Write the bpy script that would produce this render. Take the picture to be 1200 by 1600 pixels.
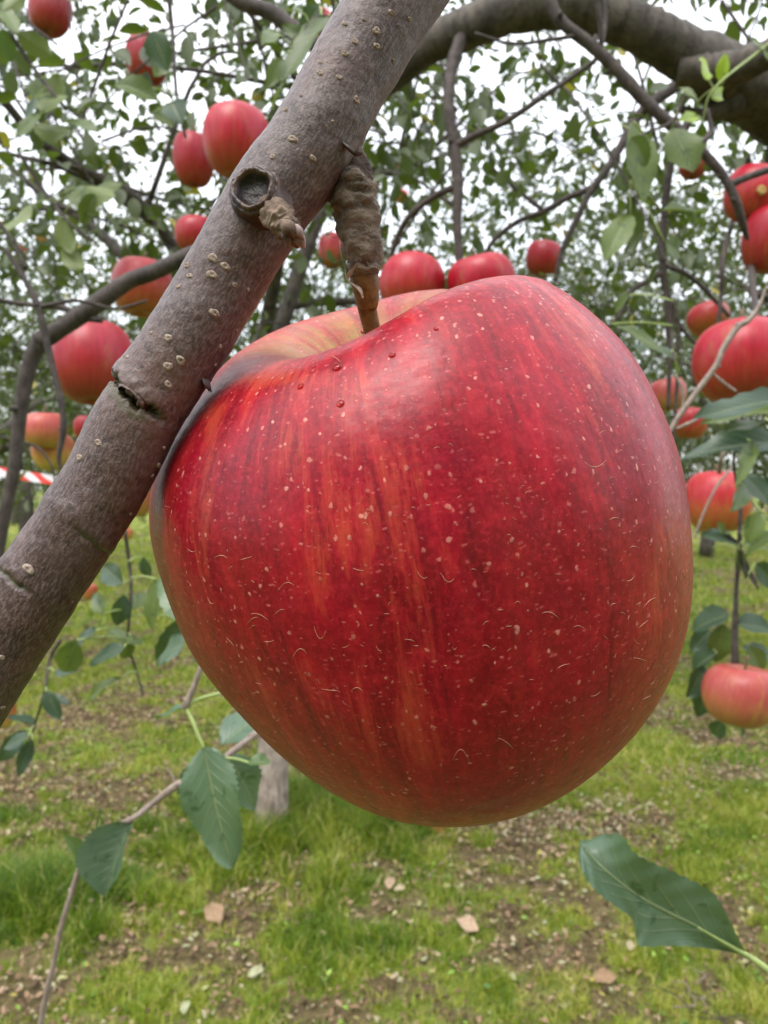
import bpy, math, random
import numpy as np
from mathutils import Vector, noise as mnoise
from mathutils.bvhtree import BVHTree

for o in list(bpy.data.objects): bpy.data.objects.remove(o)
sc = bpy.context.scene
COL = sc.collection
rng = np.random.default_rng(11)
random.seed(5)

# ------------------------------------------------------------------ camera
CAMH = 1.05
PITCH = math.radians(2.0)
cd = bpy.data.cameras.new('camera'); cam = bpy.data.objects.new('camera', cd); COL.objects.link(cam)
sc.camera = cam
cam.location = (0, 0, CAMH)
cam.rotation_euler = (math.radians(90) - PITCH, 0, 0)
cd.sensor_fit = 'VERTICAL'; cd.sensor_height = 36; cd.lens = 26
cd.clip_start = 0.005; cd.clip_end = 500
cd.dof.use_dof = True; cd.dof.focus_distance = 0.098; cd.dof.aperture_fstop = 46

# ------------------------------------------------------------------ world / sun
SUN_EL, SUN_AZ = math.radians(58), math.radians(-150)     # behind the camera, to the left
w = bpy.data.worlds.new('World'); sc.world = w; w.use_nodes = True
nt = w.node_tree; nt.nodes.clear()
sky = nt.nodes.new('ShaderNodeTexSky'); sky.sky_type = 'NISHITA'; sky.sun_disc = False
sky.sun_elevation = SUN_EL; sky.sun_rotation = math.radians(210)
sky.air_density = 1.0; sky.dust_density = 3.0
bg1 = nt.nodes.new('ShaderNodeBackground'); bg1.inputs[1].default_value = 0.07
nt.links.new(sky.outputs[0], bg1.inputs[0])
# the overcast: a bright even cloud layer
tc = nt.nodes.new('ShaderNodeTexCoord')
nz = nt.nodes.new('ShaderNodeTexNoise'); nz.inputs['Scale'].default_value = 2.2; nz.inputs['Detail'].default_value = 5
nt.links.new(tc.outputs['Generated'], nz.inputs['Vector'])
cr = nt.nodes.new('ShaderNodeValToRGB')
cr.color_ramp.elements[0].position = .3; cr.color_ramp.elements[0].color = (.80, .84, .90, 1)
cr.color_ramp.elements[1].position = .7; cr.color_ramp.elements[1].color = (1, 1, 1, 1)
nt.links.new(nz.outputs[0], cr.inputs[0])
bg2 = nt.nodes.new('ShaderNodeBackground'); bg2.inputs[1].default_value = 1.15
nt.links.new(cr.outputs[0], bg2.inputs[0])
# overcast sky is brightest overhead and dimmer towards the horizon
sx_ = nt.nodes.new('ShaderNodeSeparateXYZ'); nt.links.new(tc.outputs['Generated'], sx_.inputs[0])
mr = nt.nodes.new('ShaderNodeMapRange'); mr.inputs[1].default_value = 0; mr.inputs[2].default_value = 1; mr.inputs[3].default_value = .95; mr.inputs[4].default_value = 1.9
nt.links.new(sx_.outputs[2], mr.inputs[0]); nt.links.new(mr.outputs[0], bg2.inputs[1])
ad = nt.nodes.new('ShaderNodeAddShader'); nt.links.new(bg1.outputs[0], ad.inputs[0]); nt.links.new(bg2.outputs[0], ad.inputs[1])
wo = nt.nodes.new('ShaderNodeOutputWorld'); nt.links.new(ad.outputs[0], wo.inputs[0])

sl = bpy.data.lights.new('sun', 'SUN'); sl.energy = 1.5; sl.angle = math.radians(30); sl.color = (1, .97, .93)
sun = bpy.data.objects.new('sun', sl); COL.objects.link(sun)
sd = Vector((math.sin(SUN_AZ) * math.cos(SUN_EL), math.cos(SUN_AZ) * math.cos(SUN_EL), math.sin(SUN_EL)))
sun.rotation_euler = (-sd).to_track_quat('-Z', 'Y').to_euler()
sc.view_settings.view_transform = 'Standard'; sc.view_settings.look = 'None'
sc.cycles.max_bounces = 6; sc.cycles.diffuse_bounces = 3; sc.cycles.glossy_bounces = 3; sc.cycles.transmission_bounces = 4
sc.view_settings.exposure = 0.6; sc.view_settings.gamma = 1; sc.view_settings.use_curve_mapping = False

# ------------------------------------------------------------------ pixel -> point helpers
F = 26 / 36 * 1600
CF = np.array([0, math.cos(PITCH), -math.sin(PITCH)])
CU = np.array([0, math.sin(PITCH), math.cos(PITCH)])
CR = np.array([1., 0, 0])
C0 = np.array([0, 0, CAMH])
def P(x, y, d): return C0 + d * (CF + (x - 600) / F * CR + (800 - y) / F * CU)
def G(x, y):
    v = CF + (x - 600) / F * CR + (800 - y) / F * CU
    return C0 + v * (-CAMH / v[2])
def proj(v):
    v = v - C0; d = v @ CF
    return 600 + F * (v @ CR) / d, 800 - F * (v @ CU) / d

# ------------------------------------------------------------------ mesh helpers
class MB:
    def __init__(s): s.v = []; s.f = []; s.m = []; s.t = []; s.uv = []; s.n = 0; s.fl = []
    def add(s, v, faces, mat=0, tint=0.5, uv=None, flat=False):
        v = np.asarray(v, float); n = len(v)
        s.v.append(v)
        for fa in faces: s.f.append(tuple(i + s.n for i in fa))
        s.m += [mat] * len(faces)
        s.fl += [flat] * len(faces)
        tt = np.asarray(tint, float)
        s.t.append(np.full(n, float(tt)) if tt.ndim == 0 else tt)
        s.uv.append(np.zeros((n, 2)) if uv is None else np.asarray(uv, float))
        s.n += n
    def build(s, name, mats, parent=None, smooth=True):
        v = np.vstack(s.v)
        me = bpy.data.meshes.new(name)
        me.from_pydata(v.tolist(), [], s.f)
        return fin(me, name, mats, parent, smooth, np.concatenate(s.t), np.vstack(s.uv), s.m, s.fl)
def fin(me, name, mats, parent, smooth, tint, uv, mi=None, fl=None):
    for m in (mats if isinstance(mats, (list, tuple)) else [mats]): me.materials.append(m)
    at = me.attributes.new('tint', 'FLOAT', 'POINT'); at.data.foreach_set('value', np.asarray(tint, np.float32))
    u = me.uv_layers.new(name='UVMap')
    li = np.zeros(len(me.loops), np.int32); me.loops.foreach_get('vertex_index', li)
    u.data.foreach_set('uv', np.asarray(uv, np.float32)[li].ravel())
    sm = np.full(len(me.polygons), smooth)
    if fl is not None: sm = np.array([not q for q in fl]) & smooth
    me.polygons.foreach_set('use_smooth', sm)
    if mi is not None: me.polygons.foreach_set('material_index', np.array(mi, np.int32))
    me.update()
    o = bpy.data.objects.new(name, me); COL.objects.link(o)
    if parent is not None:
        o.parent = parent
        o.matrix_parent_inverse = parent.matrix_basis.inverted() if False else o.matrix_parent_inverse
        if parent.get('_off') is not None: pass
    return o
def bulk(name, V, Q, tint, mats, parent=None, uv=None, nv=4, smooth=True, mi=None):
    """numpy mesh: Q is an (n,k) array of equal polygons"""
    me = bpy.data.meshes.new(name)
    me.vertices.add(len(V)); me.vertices.foreach_set('co', np.asarray(V, np.float32).ravel())
    k = Q.shape[1]
    me.loops.add(Q.size); me.loops.foreach_set('vertex_index', Q.astype(np.int32).ravel())
    me.polygons.add(len(Q)); me.polygons.foreach_set('loop_start', np.arange(0, Q.size, k, dtype=np.int32))
    me.update(calc_edges=True)
    if uv is None: uv = np.zeros((len(V), 2))
    return fin(me, name, mats, parent, smooth, tint, uv, mi)
def tag(o, label=None, cat=None, group=None, kind=None):
    if label: o['label'] = label
    if cat: o['category'] = cat
    if group: o['group'] = group
    if kind: o['kind'] = kind
    return o
def thing(name, loc, label, cat, group=None):
    o = bpy.data.objects.new(name, None); COL.objects.link(o); o.location = loc; o.empty_display_size = .02
    return tag(o, label, cat, group)
def own(o, root):
    """parent a mesh built in world coordinates to its thing"""
    o.parent = root
    l = root.location
    if root.type == 'EMPTY' or True:
        me = o.data
        n = len(me.vertices); a = np.zeros(n * 3, np.float32); me.vertices.foreach_get('co', a)
        a = a.reshape(-1, 3) - np.array(wloc(root), np.float32); me.vertices.foreach_set('co', a.ravel()); me.update()
    return o
def wloc(o):
    l = Vector(o.location)
    while o.parent: o = o.parent; l = l + Vector(o.location)
    return l
def crom(pts, n):
    p = np.asarray(pts, float); p = np.vstack([2 * p[0] - p[1], p, 2 * p[-1] - p[-2]]); m = len(pts) - 1
    t = np.linspace(0, m, n); i = np.minimum(t.astype(int), m - 1); q = (t - i)[:, None]
    a, b, c, d = p[i], p[i + 1], p[i + 2], p[i + 3]
    return .5 * ((2 * b) + (c - a) * q + (2 * a - 5 * b + 4 * c - d) * q ** 2 + (3 * b - a - 3 * c + d) * q ** 3)
def frames(c):
    T = np.gradient(c, axis=0); T /= np.linalg.norm(T, axis=1)[:, None] + 1e-12
    n = np.cross(T[0], [0.13, 0.2, 1.0]);
    if np.linalg.norm(n) < .1: n = np.cross(T[0], [1., 0, 0])
    n /= np.linalg.norm(n); N = [n]
    for i in range(1, len(c)):
        n = n - T[i] * (n @ T[i]); n /= np.linalg.norm(n); N.append(n)
    N = np.array(N); return T, N, np.cross(T, N)
def tube(mb, pts, rad, n=None, k=8, mat=0, tint=.5, jit=0.0, cap=True, smooth=True, seed=0):
    """pts control points, rad radii at control points"""
    n = n or max(2, (len(pts) - 1) * 6 + 1)
    c = crom(pts, n) if len(pts) > 2 else np.linspace(pts[0], pts[1], n)
    r = np.interp(np.linspace(0, 1, n), np.linspace(0, 1, len(rad)), rad)
    T, N, B = frames(c)
    a = np.linspace(0, 2 * math.pi, k, endpoint=False)
    rr = r[:, None] * np.ones(k)
    if jit:
        g = np.random.default_rng(seed + len(pts) + n)
        rr = rr * (1 + jit * g.normal(size=(n, 1)) * .6 + jit * g.normal(size=(n, k)) * .5)
    v = c[:, None] + rr[..., None] * (np.cos(a)[None, :, None] * N[:, None] + np.sin(a)[None, :, None] * B[:, None])
    s = np.concatenate([[0], np.cumsum(np.linalg.norm(np.diff(c, axis=0), axis=1))])
    uv = np.stack([np.repeat(s[:, None], k, 1), (a / (2 * math.pi) * 2 * math.pi)[None] * r[:, None]], -1)
    fs = [(i * k + j, i * k + (j + 1) % k, (i + 1) * k + (j + 1) % k, (i + 1) * k + j) for i in range(n - 1) for j in range(k)]
    V = v.reshape(-1, 3); U = uv.reshape(-1, 2)
    if cap:
        V = np.vstack([V, c[0], c[-1]]); U = np.vstack([U, [0, 0], [s[-1], 0]])
        fs += [(n * k, (j + 1) % k, j) for j in range(k)] + [(n * k + 1, (n - 1) * k + j, (n - 1) * k + (j + 1) % k) for j in range(k)]
    mb.add(V, fs, mat, tint, U)
    return c, r
def lathe(mb, prof, k, org, ax, mat=0, tint=.5, wob=0, seed=0):
    """prof: list of (r, h[, mat])"""
    ax = np.asarray(ax, float); ax /= np.linalg.norm(ax)
    x = np.cross(ax, [0, 0, 1.]);
    if np.linalg.norm(x) < .1: x = np.cross(ax, [1., 0, 0])
    x /= np.linalg.norm(x); y = np.cross(ax, x)
    a = np.linspace(0, 2 * math.pi, k, endpoint=False); g = np.random.default_rng(seed)
    ph = g.uniform(0, 6.28, 5)
    for i in range(len(prof) - 1): pass
    V = []
    for q in prof:
        rr = q[0] * (1 + wob * sum(np.sin((j + 2) * a + ph[j] + q[1] * 900) for j in range(5)) / 3)
        V.append(org + rr[:, None] * (np.cos(a)[:, None] * x + np.sin(a)[:, None] * y) + ax * (q[1] + (wob * q[0] * g.normal(size=k) * .3)[:, None] if wob else q[1]))
    V = np.vstack(V)
    for i in range(len(prof) - 1):
        m = prof[i][2] if len(prof[i]) > 2 else mat
        fs = [(i * k + j, i * k + (j + 1) % k, (i + 1) * k + (j + 1) % k, (i + 1) * k + j) for j in range(k)]
        for fa in fs: mb.f.append(tuple(z + mb.n for z in fa))
        mb.m += [m] * k; mb.fl += [False] * k
    mb.v.append(V); mb.t.append(np.full(len(V), tint)); mb.uv.append(np.zeros((len(V), 2))); mb.n += len(V)

# ------------------------------------------------------------------ materials
def newmat(name):
    m = bpy.data.materials.new(name); m.use_nodes = True; m.node_tree.nodes.clear()
    return m, NT(m.node_tree)
class NT:
    def __init__(s, t): s.t = t
    def n(s, typ, **kw):
        x = s.t.nodes.new(typ)
        for k, v in kw.items():
            if k.startswith('i_'): x.inputs[k[2:].replace('_', ' ')].default_value = v
            else: setattr(x, k, v)
        return x
    def l(s, a, b): s.t.links.new(a, b)
    def val(s, inp, v):
        if hasattr(v, 'is_output') or isinstance(v, bpy.types.NodeSocket): s.l(v, inp)
        else: inp.default_value = v
    def math(s, op, a, b=0.0, c=None):
        x = s.n('ShaderNodeMath', operation=op); s.val(x.inputs[0], a); s.val(x.inputs[1], b)
        if c is not None: s.val(x.inputs[2], c)
        return x.outputs[0]
    def mix(s, fac, a, b, blend='MIX'):
        x = s.n('ShaderNodeMix', data_type='RGBA', blend_type=blend); s.val(x.inputs[0], fac)
        s.val(x.inputs[6], a if not isinstance(a, tuple) else a + (1,)); s.val(x.inputs[7], b if not isinstance(b, tuple) else b + (1,))
        return x.outputs[2]
    def ramp(s, fac, *st):
        x = s.n('ShaderNodeValToRGB'); s.l(fac, x.inputs[0]); e = x.color_ramp.elements
        while len(e) < len(st): e.new(.5)
        for k, (p, c) in enumerate(st): e[k].position = p; e[k].color = (c, c, c, 1) if isinstance(c, (int, float)) else c + (1,)
        return x.outputs[0]
    def noise(s, vec, scale, detail=4, rough=.5, dist=0.0, out=0):
        x = s.n('ShaderNodeTexNoise'); x.inputs['Scale'].default_value = scale; x.inputs['Detail'].default_value = detail
        x.inputs['Roughness'].default_value = rough; x.inputs['Distortion'].default_value = dist
        if vec is not None: s.l(vec, x.inputs['Vector'])
        return x.outputs[out]
    def vscale(s, vec, sc3):
        x = s.n('ShaderNodeVectorMath', operation='MULTIPLY'); s.l(vec, x.inputs[0]); x.inputs[1].default_value = sc3; return x.outputs[0]
    def bump(s, h, strength, dist, prev=None):
        x = s.n('ShaderNodeBump'); x.inputs['Strength'].default_value = strength; x.inputs['Distance'].default_value = dist
        s.l(h, x.inputs['Height'])
        if prev is not None: s.l(prev, x.inputs['Normal'])
        return x.outputs[0]
    def attr(s, name, out='Fac'): return s.n('ShaderNodeAttribute', attribute_name=name).outputs[out]
    def out(s, sh): s.l(sh, s.n('ShaderNodeOutputMaterial').inputs[0])
    def pbsdf(s, col, rough=.5, normal=None, spec=.5, **kw):
        x = s.n('ShaderNodeBsdfPrincipled'); s.val(x.inputs['Base Color'], col if not isinstance(col, tuple) else col + (1,))
        s.val(x.inputs['Roughness'], rough); s.val(x.inputs['Specular IOR Level'], spec)
        if normal is not None: s.l(normal, x.inputs['Normal'])
        for k, v in kw.items(): s.val(x.inputs[k.replace('_', ' ')], v)
        return x.outputs[0]

def mat_leaf(name, base, base2, under, yellow=.06, rough=.45, trans=.3, veins=False, scale=1.0):
    m, t = newmat(name)
    ti = t.attr('tint')
    col = t.mix(ti, base, base2)
    # a few leaves turned yellow
    yel = t.math('GREATER_THAN', ti, 1 - yellow)
    col = t.mix(yel, col, (.38, .30, .03))
    obj = t.n('ShaderNodeTexCoord').outputs['Object']
    n1 = t.noise(obj, 60 * scale, 3)
    col = t.mix(t.ramp(n1, (.4, .0), (.75, .35)), col, t.mix(.5, col, (.10, .13, .03)))
    nrm = None
    if veins:
        uv = t.n('ShaderNodeUVMap', uv_map='UVMap').outputs[0]
        sp = t.n('ShaderNodeSeparateXYZ'); t.l(uv, sp.inputs[0]); u, v = sp.outputs[0], sp.outputs[1]
        au = t.math('ABSOLUTE', u)
        ph = t.math('FRACT', t.math('SUBTRACT', t.math('MULTIPLY', v, 8.0), t.math('MULTIPLY', au, 2.3)))
        side = t.math('ABSOLUTE', t.math('SUBTRACT', ph, .5))
        side = t.ramp(side, (.0, 1.0), (.06, .15), (.2, 0.0))
        side = t.math('MULTIPLY', side, t.ramp(au, (.05, 1.0), (.9, .0)))
        mid = t.ramp(au, (.015, 1.0), (.05, 0.0))
        vv = t.math('MAXIMUM', mid, t.math('MULTIPLY', side, .7))
        col = t.mix(t.math('MULTIPLY', vv, .75), col, (.24, .29, .13))
        col = t.mix(t.ramp(t.noise(obj, 120, 4, .6, .5), (.60, 0), (.66, .8)), col, (.025, .06, .025))
        f2 = t.noise(obj, 1500, 3)
        nrm = t.bump(vv, .8, .0006); nrm = t.bump(f2, .25, .0002, nrm)
    geo = t.n('ShaderNodeNewGeometry')
    colb = t.mix(geo.outputs['Backfacing'], col, t.mix(yel, under, (.40, .34, .08)))
    p = t.pbsdf(colb, rough, nrm, .5)
    tr = t.n('ShaderNodeBsdfTranslucent'); t.l(t.mix(.45, colb, (.22, .34, .03)), tr.inputs[0])
    mx = t.n('ShaderNodeMixShader'); mx.inputs[0].default_value = trans; t.l(p, mx.inputs[1]); t.l(tr.outputs[0], mx.inputs[2])
    t.out(mx.outputs[0]); return m

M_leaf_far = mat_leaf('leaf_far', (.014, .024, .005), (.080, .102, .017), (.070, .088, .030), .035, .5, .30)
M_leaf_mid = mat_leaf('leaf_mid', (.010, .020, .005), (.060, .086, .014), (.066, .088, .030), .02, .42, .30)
M_leaf_near = mat_leaf('leaf_near', (.080, .135, .098), (.095, .16, .045), (.16, .25, .08), .0, .34, .22, veins=True)

M_leaf_lime = mat_leaf('leaf_lime', (.20, .36, .02), (.30, .42, .02), (.30, .42, .04), .0, .4, .35, veins=True)
M_leaf_shaded = mat_leaf('leaf_shaded', (.026, .056, .036), (.05, .10, .03), (.10, .17, .06), .0, .38, .2, veins=True)  # darker leaf copy with shade painted into its colour
M_leaf_olive = mat_leaf('leaf_olive', (.048, .078, .018), (.11, .155, .03), (.15, .19, .06), .0, .42, .25, veins=True)
def mat_bark(name, c1, c2, c3, s=1.0, bumpd=.0015, rough=.7):
    m, t = newmat(name)
    obj = t.n('ShaderNodeTexCoord').outputs['Object']
    a = t.noise(obj, 45 * s, 5, .6); b = t.noise(t.vscale(obj, (1, 1, .35)), 160 * s, 5, .65)
    col = t.mix(t.ramp(a, (.35, 0), (.65, 1)), c1, c2)
    col = t.mix(t.ramp(b, (.45, 0), (.7, .8)), col, c3)
    n = t.bump(b, .8, bumpd); n = t.bump(t.noise(obj, 600 * s, 3), .4, bumpd * .3, n)
    t.out(t.pbsdf(col, rough, n, .35)); return m
M_limb = mat_bark('limb_bark', (.038, .030, .023), (.105, .088, .068), (.014, .011, .008), .6, .004)
M_twig = mat_bark('twig_bark', (.036, .027, .023), (.085, .066, .058), (.02, .014, .012), 2, .0008)
M_twigpale = mat_bark('pale_twig_bark', (.22, .17, .14), (.30, .24, .20), (.13, .09, .075), 3, .0006, .6)
M_trunk = mat_bark('pale_trunk_bark', (.22, .17, .14), (.38, .32, .27), (.05, .035, .028), .5, .004)
M_darktrunk = mat_bark('trunk_bark', (.07, .058, .05), (.13, .11, .09), (.03, .025, .02), .4, .006)
def mat_plain(name, col, col2=None, sc_=200, rough=.6, bumps=.0003, trans=0):
    m, t = newmat(name)
    obj = t.n('ShaderNodeTexCoord').outputs['Object']
    n = t.noise(obj, sc_, 4, .6)
    c = t.mix(t.ramp(n, (.35, 0), (.65, 1)), col, col2 or tuple(x * .6 for x in col))
    p = t.pbsdf(c, rough, t.bump(n, .5, bumps), .4)
    if trans:
        tr = t.n('ShaderNodeBsdfTranslucent'); t.l(c, tr.inputs[0]); mx = t.n('ShaderNodeMixShader'); mx.inputs[0].default_value = trans
        t.l(p, mx.inputs[1]); t.l(tr.outputs[0], mx.inputs[2]); p = mx.outputs[0]
    t.out(p); return m
M_petiole = mat_plain('petiole', (.30, .38, .12), (.24, .30, .10), 300, .45)
M_stalk_small = mat_plain('small_stalk', (.16, .12, .06), (.09, .06, .035), 300)
M_calyx = mat_plain('calyx', (.05, .035, .02), (.10, .07, .04), 300)

# hero bark
def hero_bark():
    m, t = newmat('branch_bark')
    uv = t.n('ShaderNodeUVMap', uv_map='UVMap').outputs[0]; obj = t.n('ShaderNodeTexCoord').outputs['Object']
    big = t.noise(obj, 110, 4, .6, .4)
    wr = t.noise(obj, 900, 6, .68, .5)
    lng = t.noise(t.vscale(uv, (900, 2600, 1)), 1.0, 6, .72, .4)
    lng2 = t.noise(t.vscale(uv, (3500, 1500, 1)), 1.0, 3, .6, .3)
    col = t.mix(t.ramp(big, (.32, 0), (.68, 1)), (.040, .019, .015), (.092, .054, .047))
    red = t.noise(obj, 70, 3, .5)
    col = t.mix(t.ramp(red, (.52, 0), (.70, .5)), col, (.135, .058, .038))
    col = t.mix(t.ramp(lng, (.46, 0), (.60, .75)), col, (.185, .13, .118))
    col = t.mix(t.ramp(wr, (.33, .85), (.47, 0)), col, (.022, .014, .012))
    # green algae by the cracks (tint attribute marks where the bark is torn)
    cr_ = t.attr('tint')
    col = t.mix(t.ramp(cr_, (.52, 0), (.75, .8)), col, (.085, .085, .035))
    col = t.mix(t.ramp(cr_, (.80, 0), (.95, 1)), col, (.018, .013, .009))
    n = t.bump(lng, .6, .00016); n = t.bump(lng2, .5, .00010, n); n = t.bump(wr, .5, .00014, n)
    n = t.bump(t.noise(obj, 3500, 2), .4, .0001, n)
    t.out(t.pbsdf(col, t.ramp(wr, (.3, .48), (.7, .34)), n, .5)); return m
M_bark = hero_bark()
M_lent = mat_plain('lenticel', (.42, .34, .28), (.22, .15, .11), 2200, .85, .0005)
M_spur = None
def spur_mat():
    m, t = newmat('spur_bark')
    obj = t.n('ShaderNodeTexCoord').outputs['Object']
    ringv = t.noise(t.vscale(obj, (.55, .55, 1)), 620, 7, .72, 1.3)
    fine = t.noise(obj, 1800, 5, .7)
    b = t.noise(obj, 160, 3, .6)
    col = t.mix(t.ramp(b, (.35, 0), (.65, 1)), (.10, .064, .040), (.26, .19, .13))
    col = t.mix(t.ramp(ringv, (.36, .95), (.49, 0)), col, (.030, .014, .008))
    col = t.mix(t.ramp(fine, (.55, 0), (.75, .45)), col, (.36, .29, .22))
    col = t.mix(t.ramp(t.attr('tint'), (.55, 0), (.9, 1)), col, (.07, .028, .014))
    n = t.bump(ringv, 1.0, .0009); n = t.bump(fine, .9, .0004, n)
    t.out(t.pbsdf(col, .75, n, .3, Sheen_Weight=.25)); return m
M_spur = spur_mat()
M_stalk = mat_plain('apple_stalk', (.21, .125, .045), (.10, .048, .02), 700, .5, .0004)
M_char = mat_plain('charred_wood', (.006, .005, .005), (.022, .013, .009), 900, .4, .0008)
M_rim = mat_plain('callus_rim', (.075, .032, .014), (.015, .007, .005), 500, .35, .0004)
M_bud = mat_plain('bud_scales', (.24, .17, .125), (.05, .026, .017), 330, .8, .0006)
M_budred = mat_plain('bud_tip', (.13, .045, .045), (.36, .28, .26), 520, .7, .0005)
M_peel = mat_plain('peeling_bark', (.40, .31, .22), (.2, .13, .09), 900, .8, .0003)

def mat_apple(name, hero=False, red=(.40, .012, .028), red2=(.50, .03, .035), ochre=(.46, .17, .05), green=(.42, .34, .07), amt=.35, bottom=.0):
    m, t = newmat(name)
    ap = t.attr('ap', 'Vector'); obj = t.n('ShaderNodeTexCoord').outputs['Object']
    oi = t.n('ShaderNodeObjectInfo').outputs['Random']
    off = t.n('ShaderNodeVectorMath', operation='ADD'); t.l(ap, off.inputs[0])
    cb = t.n('ShaderNodeCombineXYZ'); t.l(t.math('MULTIPLY', oi, 0.0 if hero else 23.0), cb.inputs[0]); t.l(cb.outputs[0], off.inputs[1])
    ap2 = off.outputs[0]
    sp = t.n('ShaderNodeSeparateXYZ'); t.l(ap, sp.inputs[0]); tt = sp.outputs[2]      # 0 stem .. 1 calyx
    dst = .9 if hero else .5
    s1 = t.noise(t.vscale(ap2, (1, 1, .75)), 5.5, 7, .68, dst)
    s2 = t.noise(t.vscale(ap2, (1, 1, .50)), 14, 6, .68, dst)
    s3 = t.noise(t.vscale(ap2, (1, 1, 1.3)), 2.2, 5, .6, .8)
    fine = t.noise(t.vscale(ap2, (1, 1, .8)), 60, 4, .7)
    col = t.mix(t.ramp(s2, (.32, 0), (.68, 1)), tuple(c * .74 for c in red), red2)
    col = t.mix(t.ramp(s3, (.40, .0), (.66, .75)), col, red)
    st = t.math('MULTIPLY', t.ramp(s1, (.46, 0), (.68, 1)), t.ramp(s3, (.36, .2), (.6, 1)))
    ed = t.ramp(tt, (.0, .9), (.2, .25), (.5, .5), (.75, .95), (1., 1.3))
    st = t.math('MULTIPLY', t.math('MULTIPLY', st, amt * 2), ed)
    st = t.math('MULTIPLY', st, t.ramp(fine, (.3, .55), (.6, 1)))
    col = t.mix(t.math('MINIMUM', st, .9), col, ochre)
    # stem bowl and calyx end stay golden green
    gm = t.math('ADD', t.ramp(tt, (.13 if hero else .10, 1.0), (.23 if hero else .22, 0.0)), t.ramp(tt, (.88, 0), (1.0, .9)))
    gm = t.math('MULTIPLY', gm, t.ramp(t.noise(t.vscale(ap2, (1, 1, .6)), 4, 4), (.36, .1), (.58, 1)))
    if bottom: gm = t.math('ADD', gm, t.math('MULTIPLY', t.ramp(tt, (.48, 0), (.82, bottom)), t.ramp(s1, (.3, .4), (.6, 1))))
    col = t.mix(t.math('MINIMUM', gm, .92), col, green)
    # dark crimson streaks
    col = t.mix(t.ramp(s2, (.28, .6 if hero else .2), (.42, 0)), col, tuple(c * .45 for c in red))
    nrm = None; rough = .38
    if not hero:
        col = t.mix(t.math('MULTIPLY', oi, .45), col, tuple(c * .5 for c in red))
        col = t.mix(t.ramp(t.noise(t.vscale(ap2, (1, 1, 1.6)), 3.0, 5, .65, .6), (.56, 0), (.72, .5)), col, green)
    if hero:
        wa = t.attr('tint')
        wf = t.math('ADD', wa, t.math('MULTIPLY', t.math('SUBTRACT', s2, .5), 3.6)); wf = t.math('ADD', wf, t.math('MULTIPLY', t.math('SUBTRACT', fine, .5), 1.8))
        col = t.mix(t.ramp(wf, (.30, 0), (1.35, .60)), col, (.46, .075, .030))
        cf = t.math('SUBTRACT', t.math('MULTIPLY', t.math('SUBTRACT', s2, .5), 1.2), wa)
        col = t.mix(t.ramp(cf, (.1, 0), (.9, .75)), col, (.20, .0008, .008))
        # lenticels: small pale flecks
        def flecks(scale, stretch, r0, r1, keep, amtv, cc):
            nonlocal col
            v = t.n('ShaderNodeTexVoronoi', feature='F1'); v.inputs['Scale'].default_value = scale
            wv = t.n('ShaderNodeVectorMath', operation='ADD'); t.l(t.vscale(obj, stretch), wv.inputs[0])
            t.l(t.vscale(t.noise(obj, 900, 2, .5, 0, 1), (.0009, .0009, .0009)), wv.inputs[1]); t.l(wv.outputs[0], v.inputs['Vector'])
            s = t.n('ShaderNodeSeparateColor'); t.l(v.outputs['Color'], s.inputs[0])
            rad = t.math('MULTIPLY_ADD', s.outputs[1], r1, r0)
            d = t.math('SUBTRACT', rad, v.outputs['Distance'])
            mk = t.math('MULTIPLY', t.math('GREATER_THAN', s.outputs[0], keep), t.ramp(d, (0, 0), (.10, 1)))
            mk = t.math('MULTIPLY', mk, t.math('MULTIPLY_ADD', s.outputs[2], .7, .3))
            mk = t.math('MULTIPLY', mk, amtv)
            col = t.mix(mk, col, cc); return mk
        f1 = flecks(680, (1, 1, .8), .10, .16, .15, .95, (.74, .30, .24))
        f2 = flecks(340, (1, 1, .8), .036, .045, .30, .8, (.74, .34, .22))
        f3 = flecks(1150, (.7, .7, 1.3), .12, .20, .15, .6, (.66, .16, .15))
        # fine cross-hatch of scuffs and bloom
        sc1 = t.noise(t.vscale(obj, (320, 320, 1500)), 1.0, 5, .75, .3)
        sc2 = t.noise(obj, 420, 5, .75)
        col = t.mix(t.ramp(sc1, (.55, 0), (.76, .26)), col, (.52, .022, .030))
        col = t.mix(t.ramp(sc2, (.50, 0), (.78, .22)), col, (.50, .014, .022))
        col = t.mix(t.ramp(t.noise(obj, 60, 6, .7), (.48, 0), (.70, .55)), col, (.17, .002, .016))
        mo = t.noise(t.vscale(obj, (1, 1, .8)), 1500, 6, .8, .3)
        col = t.mix(t.ramp(mo, (.50, 0), (.68, .42)), col, (.60, .030, .045)); col = t.mix(t.ramp(mo, (.34, .45), (.48, 0)), col, (.16, .001, .008))
        mo2 = t.noise(obj, 330, 5, .75)
        col = t.mix(t.ramp(mo2, (.50, 0), (.66, .30)), col, (.58, .020, .030))
        nrm = t.bump(sc2, .25, .00012); nrm = t.bump(f1, .35, .00015, nrm); nrm = t.bump(t.noise(obj, 140, 3), .35, .0010, nrm)
        rough = t.ramp(sc1, (.35, .30), (.7, .45))
    t.out(t.pbsdf(col, rough, nrm, .36 if hero else .35, Coat_Weight=.0 if hero else .10, Coat_Roughness=.22))
    return m
M_hero = mat_apple('apple_skin_hero', True, amt=.26, red=(.19, .0004, .009), red2=(.48, .0014, .022), ochre=(.42, .07, .025), green=(.36, .27, .055))
M_red = mat_apple('apple_skin_red', red=(.34, .003, .018), red2=(.55, .008, .032), amt=.18, bottom=.6, green=(.28, .13, .03))
M_blush = mat_apple('apple_skin_blush', red=(.42, .014, .028), red2=(.54, .03, .04), ochre=(.50, .15, .045), amt=.4, bottom=1.0, green=(.36, .20, .035))
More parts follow.
